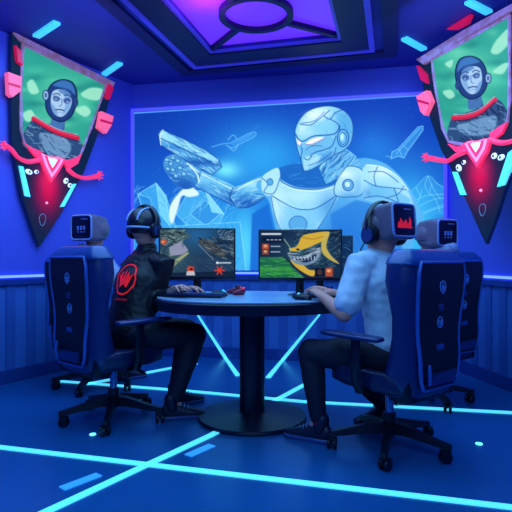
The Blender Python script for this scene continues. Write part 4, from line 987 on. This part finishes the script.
    # shoes
    for s in 'lr':
        hip, kn, an, toe = [V(*q) for q in J['leg'][s]]
        d = (toe-an); d.z = 0; d.normalize(); l = V(-d.y, d.x, 0)
        pitch = J.get('pitch', {}).get(s, 0.); zt = J.get('footz', {}).get(s, 0.)
        R = Matrix((( d.x, l.x, 0, an.x), (d.y, l.y, 0, an.y), (0, 0, 1, zt), (0, 0, 0, 1))) @ Matrix.Translation((.17, 0, 0)) @ Matrix.Rotation(pitch, 4, 'Y') @ Matrix.Translation((-.17, 0, 0))
        st = [(-.075, .026, .03, .075), (-.055, .036, .03, .10), (-.01, .04, .03, .108), (.04, .04, .03, .09), (.09, .044, .03, .07), (.14, .048, .03, .055), (.18, .044, .03, .044), (.205, .028, .028, .034)]
        bm = B(); loft(bm, [[(x, w*math.copysign(abs(math.cos(2*PI*k/20))**.8, math.cos(2*PI*k/20)), .022+(h-.022)*max(0, math.sin(2*PI*k/20))**.8-.004*(math.sin(2*PI*k/20) < 0)) for k in range(20)] for x, w, _, h in st], True, R)
        tube(bm, [(-.012, 0, .07), (-.02, 0, .125)], [.045, .042], 16, M=R)
        shoe = obj('shoe', bm, M_shoe, root, 50)
        bm = B(); loft(bm, [[(x-.004, (w+.006)*math.copysign(abs(math.cos(2*PI*k/20))**.6, math.cos(2*PI*k/20)), .013+.013*math.copysign(abs(math.sin(2*PI*k/20))**.4, math.sin(2*PI*k/20))) for k in range(20)] for x, w, _, h in st], True, R); obj('sole', bm, M_sole, shoe, 50)
        bm = B()
        for k in range(4):
            x = .04+k*.022; z = .098-k*.0105; tube(bm, [(x, -.026, z-.012), (x+.008, 0, z+.002), (x, .026, z-.012)], .0035, 6, M=R)
        obj('laces', bm, M_lace, shoe, 50)
        if outfit.get('sock'):
            bm = B(); k2 = (kn-an).normalized(); tube(bm, [R @ V(-.012, 0, .095), R @ V(-.014, 0, .115)], .042, 16); obj('sock', bm, M_sock, root, 50)
    return H, body, top
def headset(root, H, big=1.):
    k_ = big*.93; H = H @ Matrix.Scale(k_, 4); big = big/k_
    t = obj_band = None
    bm = B(); R = .102*big
    tube(bm, [V(-.0, R*math.cos(a), .035+R*1.12*math.sin(a)) for a in np.linspace(-.1, PI+.1, 17)], [(.017, .008)]*17, 10, ref=(1, 0, 0), M=H)
    band = obj('headset', bm, M_head_b, root, 50)
    for q in (-1, 1):
        bm = B(); lathe(bm, [(.0, 0), (.032, 0), (.046, .006), (.05, .018), (.046, .034), (.03, .04), (0.001, .04)][1:], 28, H @ Matrix.Translation((0, q*.074, .0)) @ Matrix.Rotation(-q*PI/2, 4, 'X')); c = obj('ear_cup', bm, M_head_b, band, 40)
        bm = B(); lathe(bm, [(.029, .0), (.034, .0), (.034, .002), (.029, .002)], 24, H @ Matrix.Translation((0, q*.1145, .0)) @ Matrix.Rotation(-q*PI/2, 4, 'X')); obj('cup_ring', bm, M_ring, band, 40)
    bm = B(); tube(bm, [V(.02, .1, -.02), V(.07, .09, -.06), V(.105, .05, -.075)], [.0035, .0035, .006], 8, M=H); obj('microphone', bm, M_head_b, band, 50)
    return band
def box_helmet(root, H, mark, shell, big=1.):
    """rounded helmet whose back carries a boxy unit with a dark face"""
    H = H @ Matrix.Scale(1.1*big, 4)
    bm = B(); ball(bm, V(.0, 0, .045), (.114, .1, .1), H, 30); inv = H.inverted()
    kill = [f for f in bm.faces if (inv @ f.calc_center_median()).z < .01 or ((inv @ f.calc_center_median()).x > .085 and (inv @ f.calc_center_median()).z < .05)]
    bmesh.ops.delete(bm, geom=kill, context='FACES')
    h = obj('helmet', bm, shell, root, 60, recalc=False)
    bm = B(); rings = []
    for x, w, zc, hh in ((.06, .07, .055, .06), (.03, .083, .055, .078), (-.05, .088, .055, .086), (-.115, .088, .055, .088), (-.128, .082, .055, .082)):
        rings.append([(x, w*math.copysign(abs(math.cos(2*PI*k/28))**.25, math.cos(2*PI*k/28)), zc+hh*math.copysign(abs(math.sin(2*PI*k/28))**.25, math.sin(2*PI*k/28))) for k in range(28)])
    loft(bm, rings, True, H); b = obj('rear_unit', bm, shell, h, 40)
    bm = B()
    pts = [V(-.129, .078*math.copysign(abs(math.cos(2*PI*k/28))**.22, math.cos(2*PI*k/28)), .055+.078*math.copysign(abs(math.sin(2*PI*k/28))**.3, math.sin(2*PI*k/28))) for k in range(29)]
    tube(bm, pts, .0065, 6, caps=False, M=H); obj('pale_edge', bm, M_border, h, 60)
    bm = B(); box(bm, V(-.1285, 0, .055), (.006, .15, .15), .002, H); obj('dark_face', bm, M_glass, h, 30)
    Mf = H @ Matrix(((0, 0, -1, -.1315), (-1, 0, 0, 0), (0, 1, 0, .05), (0, 0, 0, 1)))
    bm = B()
    if mark == 'red':
        for x0, hgt in ((-.05, .026), (-.036, .044), (-.018, .03), (-.002, .038), (.014, .022), (.028, .05)):
            prism(bm, [(x0, -.028), (x0+.016, -.028), (x0+.018, -.028+hgt*.7), (x0+.009, -.028+hgt), (x0+.003, -.028+hgt*.6)], Mf, -.001, .002)
        prism(bm, [(-.048, -.032), (.05, -.032), (.05, -.027), (-.048, -.027)], Mf, -.001, .002); obj('lit_mark', bm, M_redmark, h, 30)
    else:
        for x0 in (-.03, -.006, .018):
            prism(bm, [(x0, -.01), (x0+.014, -.01), (x0+.014, .016), (x0, .016)], Mf, -.001, .002); prism(bm, [(x0, -.026), (x0+.014, -.026), (x0+.008, -.016)], Mf, -.001, .002)
        obj('dim_mark', bm, M_bluemark, h, 30)
    bm = B(); prism(bm, [(.0, .058), (.05, .058), (.05, .062), (.0, .062)], Mf, -.001, .002); obj('text_bar', bm, M_bluemark, h, 30)
    return h

def joints(hx=0., lean=0., leg_near=None, leg_far=None, near='r', hands=None, look=(0, 0), headx=0., headz=1.20, bend=None, sag=0.):
    z = -sag
    return dict(spine=[(hx-.03, 0, .56), (hx-.02+lean*.2, 0, .70), (hx+.0+lean*.6, 0, .88), (hx+.02+lean, 0, 1.0), (hx+.03+lean*1.15, 0, 1.065)],
                head=(hx+.06+lean*1.35+headx, 0, headz), look=look,
                sh={'l': (hx+.03+lean, .175, .985), 'r': (hx+.03+lean, -.175, .985)}, hand=hands, bend=bend or {'l': (-.3, .6, -1), 'r': (-.3, -.6, -1)},
                leg={near: leg_near, ('l' if near == 'r' else 'r'): leg_far}, curl=.5)
def root_for(x, y, deg, label):
    return empty('person', (x, y, 0), math.radians(deg), label, 'person')
def turn_legs(J, deg):
    a = math.radians(deg); c, s = math.cos(a), math.sin(a)
    for k in 'lr':
        h = J['leg'][k][0]; hx = J['spine'][0][0]
        J['leg'][k] = [(hx+(q[0]-hx)*c-q[1]*s, (q[0]-hx)*s+q[1]*c, q[2]) for q in J['leg'][k]]
def loc_of(root, x, y, z):
    c, s = math.cos(root.rotation_euler.z), math.sin(root.rotation_euler.z); dx, dy = x-root.location.x, y-root.location.y
    return (dx*c+dy*s, -dx*s+dy*c, z)
# --- left player in black jacket
r1 = root_for(-.85, 3.25, 50, 'person in black jacket with round red emblem, black headset, leaning over the table')
hands = {'l': loc_of(r1, -.48, 3.30, TT+.03), 'r': loc_of(r1, -.52, 3.14, TT+.03)}
J = joints(.09, .07, [(.09, -.10, .53), (.455, -.14, .52), (.30, -.17, .12), (.48, -.20, .05)], [(.09, .10, .53), (.48, .13, .52), (.40, .12, .12), (.57, .14, .05)], 'r', hands, (math.radians(8), math.radians(4)), -.075, 1.20)
turn_legs(J, -25)
H1, body1, top1 = person(r1, J, dict(top=M_jacket, topname='jacket', sleeve='long', collar=True))
bm = B(); ball(bm, V(-.006, 0, .045), (.12, .1, .112), H1, 32); inv = H1.inverted()
kill = [f for f in bm.faces if (inv @ f.calc_center_median()).z < -.005-.25*(inv @ f.calc_center_median()).x*-1]
bmesh.ops.delete(bm, geom=kill, context='FACES'); cap1 = obj('helmet', bm, M_cap, r1, 60, recalc=False)
for yy, m_ in ((-.045, M_stripe), (.045, M_stripe)):
    bm = B(); pts = []
    for a in np.linspace(.25, PI-.12, 15):
        k = math.sqrt(1-(yy/.1)**2); pts.append(V(-.006+.122*k*math.cos(a), yy*1.01, .045+.114*k*math.sin(a)))
    tube(bm, pts, [(.009, .004)]*15, 8, ref=(0, 1, 0), M=H1); obj('pale_stripe', bm, m_, cap1, 60)
bm = B(); tube(bm, [V(-.006+.121*math.cos(a), .101*math.sin(a), .012) for a in np.linspace(.9, 2*PI-.9, 24)], [(.007, .005)]*24, 8, ref=(0, 0, 1), M=H1); obj('rim_band', bm, M_stripe, cap1, 60)
headset(r1, H1, 1.16)
# emblem laid on the back of the jacket
bpy.context.view_layer.update()
def on_cloth(top, polys, M, m, name, parent, off=.003):
    """polys in the plane of M are subdivided and laid onto the cloth along M's Z"""
    me = top.data; bv = BVHTree.FromPolygons([v.co for v in me.vertices], [p.vertices for p in me.polygons])
    bm = B()
    for P in polys:
        b2 = B(); b2.faces.new([b2.verts.new((x, y, 0)) for x, y in P]); bmesh.ops.triangulate(b2, faces=b2.faces)
        bmesh.ops.subdivide_edges(b2, edges=b2.edges, cuts=4, use_grid_fill=True)
        t = bpy.data.meshes.new('t'); b2.to_mesh(t); b2.free(); bm.from_mesh(t); bpy.data.meshes.remove(t)
    z = (M.to_3x3() @ V(0, 0, 1)).normalized()
    for v in bm.verts:
        p = M @ v.co; hit, nrm, _, _ = bv.ray_cast(p+z*.4, -z, .8)
        v.co = (hit+nrm*off) if hit is not None else p
    return obj(name, bm, m, parent, 60)
cz = .885
Mb = Matrix(((0, 0, -1, 0), (-1, 0, 0, -.03), (0, 1, 0, cz), (0, 0, 0, 1)))
ringp = []
for k in range(28):
    a, b = 2*PI*k/28, 2*PI*(k+1)/28
    ringp.append([(.083*math.cos(a), .098*math.sin(a)), (.083*math.cos(b), .098*math.sin(b)), (.074*math.cos(b), .088*math.sin(b)), (.074*math.cos(a), .088*math.sin(a))])
flame = [[(-.064, .036), (-.04, .018), (-.026, -.052)], [(-.04, .018), (-.024, .05), (-.012, .0), (-.026, -.052)], [(-.012, .0), (.0, .066), (.012, .0), (.0, -.026)],
         [(.012, .0), (.024, .05), (.04, .018), (.026, -.052)], [(.04, .018), (.064, .036), (.026, -.052)], [(-.012, .0), (.0, -.026), (-.026, -.052)], [(.012, .0), (.026, -.052), (.0, -.026)]]
on_cloth(top1, ringp+flame, Mb, M_emblem, 'emblem', top1)
letters = []
for k in range(9): x = -.05+k*.0115; letters.append([(x, -.132+.002*(k % 2)), (x+.0085, -.132), (x+.0085, -.118-.003*(k % 3)), (x, -.12)])
on_cloth(top1, letters, Mb, mat('emblem_text_red', (150, 24, 40), .5, emit=(150, 20, 40), es=.35), 'emblem_text', top1)
# --- right player in white t-shirt
r2 = root_for(.74, 2.75, 131, 'person in white t-shirt wearing a headset and boxy helmet with red mark')
hands = {'l': loc_of(r2, .37, 2.84, TT+.025), 'r': loc_of(r2, .46, 3.06, TT+.03)}
J = joints(.02, .045, [(.02, .10, .50), (.43, .13, .49), (.38, .13, .12), (.58, .14, .05)], [(.02, -.10, .50), (.40, -.16, .46), (.13, -.24, .15), (.27, -.28, .06)], 'l', hands, (math.radians(-8), math.radians(5)), -.085, 1.145)
J['pitch'] = {'r': .25}; J['footz'] = {'r': .0}
turn_legs(J, 16)
H2, body2, top2 = person(r2, J, dict(top=M_tee, topname='tshirt', sleeve='short', sock=True, wr=.011, wf=11))
box_helmet(r2, H2, 'red', M_brown); headset(r2, H2, 1.25)
# --- far players
r3 = root_for(-1.52, 4.04, 45, 'person in silver jacket and boxy helmet at far left, behind the black jacket player')
hands = {'l': loc_of(r3, -.92, 4.42, .70), 'r': loc_of(r3, -.86, 4.26, .70)}
J = joints(.12, .09, [(.1, -.10, .53), (.52, -.13, .50), (.45, -.13, .12), (.62, -.14, .05)], [(.1, .10, .53), (.52, .13, .50), (.47, .12, .12), (.64, .14, .05)], 'r', hands, (math.radians(26), 0), -.05, 1.195)
for q in 'lr': J['sh'][q] = (J['sh'][q][0], J['sh'][q][1], 1.0)
H3, _, _ = person(r3, J, dict(top=M_lightj, topname='jacket', sleeve='long', collar=True, hood=True), False)
box_helmet(r3, H3, 'blue', M_brown, 1.12)
r4 = root_for(1.43, 3.68, 133, 'person in silver jacket and boxy helmet at far right, behind the white t-shirt player')
hands = {'l': loc_of(r4, .98, 3.80, .70), 'r': loc_of(r4, 1.02, 4.0, .70)}
J = joints(.04, .06, [(.04, .10, .53), (.44, .13, .50), (.40, .13, .12), (.58, .14, .05)], [(.04, -.10, .53), (.44, -.13, .50), (.40, -.12, .12), (.57, -.14, .05)], 'l', hands, (math.radians(-18), 0), -.01, 1.135)
H4, _, _ = person(r4, J, dict(top=M_lightj, topname='jacket', sleeve='long', collar=True, hood=True), False)
box_helmet(r4, H4, 'blue', M_brown, 1.08)
# ------------------------------------------------------------------ lights, world, camera
def area(name, loc, rot, size, col, power, sy=None):
    l = bpy.data.lights.new(name, 'AREA'); l.energy = power; l.color = col; l.size = size
    if sy: l.shape = 'RECTANGLE'; l.size_y = sy
    o = bpy.data.objects.new(name, l); COL.objects.link(o); o.location = loc; o.rotation_euler = rot; return o
w = bpy.data.worlds.new('World'); sc.world = w; w.use_nodes = True
w.node_tree.nodes['Background'].inputs['Color'].default_value = (.02, .05, .3, 1); w.node_tree.nodes['Background'].inputs['Strength'].default_value = .5
area('ceiling_wash', (-.2, 3.0, 2.75), (0, 0, 0), 3.2, (.20, .58, 1.), 76, 2.6)
area('room_wash', (0, .2, 2.6), (math.radians(50), 0, 0), 2.6, (.2, .56, 1.), 50, 1.6)
area('wall_wash_left', (-.9, 3.4, 2.3), (math.radians(70), 0, math.radians(55)), .9, (.24, .32, 1.), 13)
area('wall_wash_right', (1.0, 3.4, 2.3), (math.radians(70), 0, math.radians(-60)), .9, (.24, .32, 1.), 11)
area('magenta_accent', (-.36, 3.66, 2.72), (0, PI, 0), .2, (1., .16, .8), 1.6)
cam = bpy.data.cameras.new('Camera'); co = bpy.data.objects.new('Camera', cam); COL.objects.link(co); sc.camera = co
cam.sensor_width = 36; cam.lens = 36*F/512; cam.shift_y = (HZ-256)/512; co.location = (0, 0, EYE); co.rotation_euler = (PI/2, 0, 0)
sc.view_settings.view_transform = 'Standard'; sc.view_settings.look = 'None'; sc.view_settings.gamma = 1; sc.view_settings.exposure = 0
sc.view_settings.use_curve_mapping = False
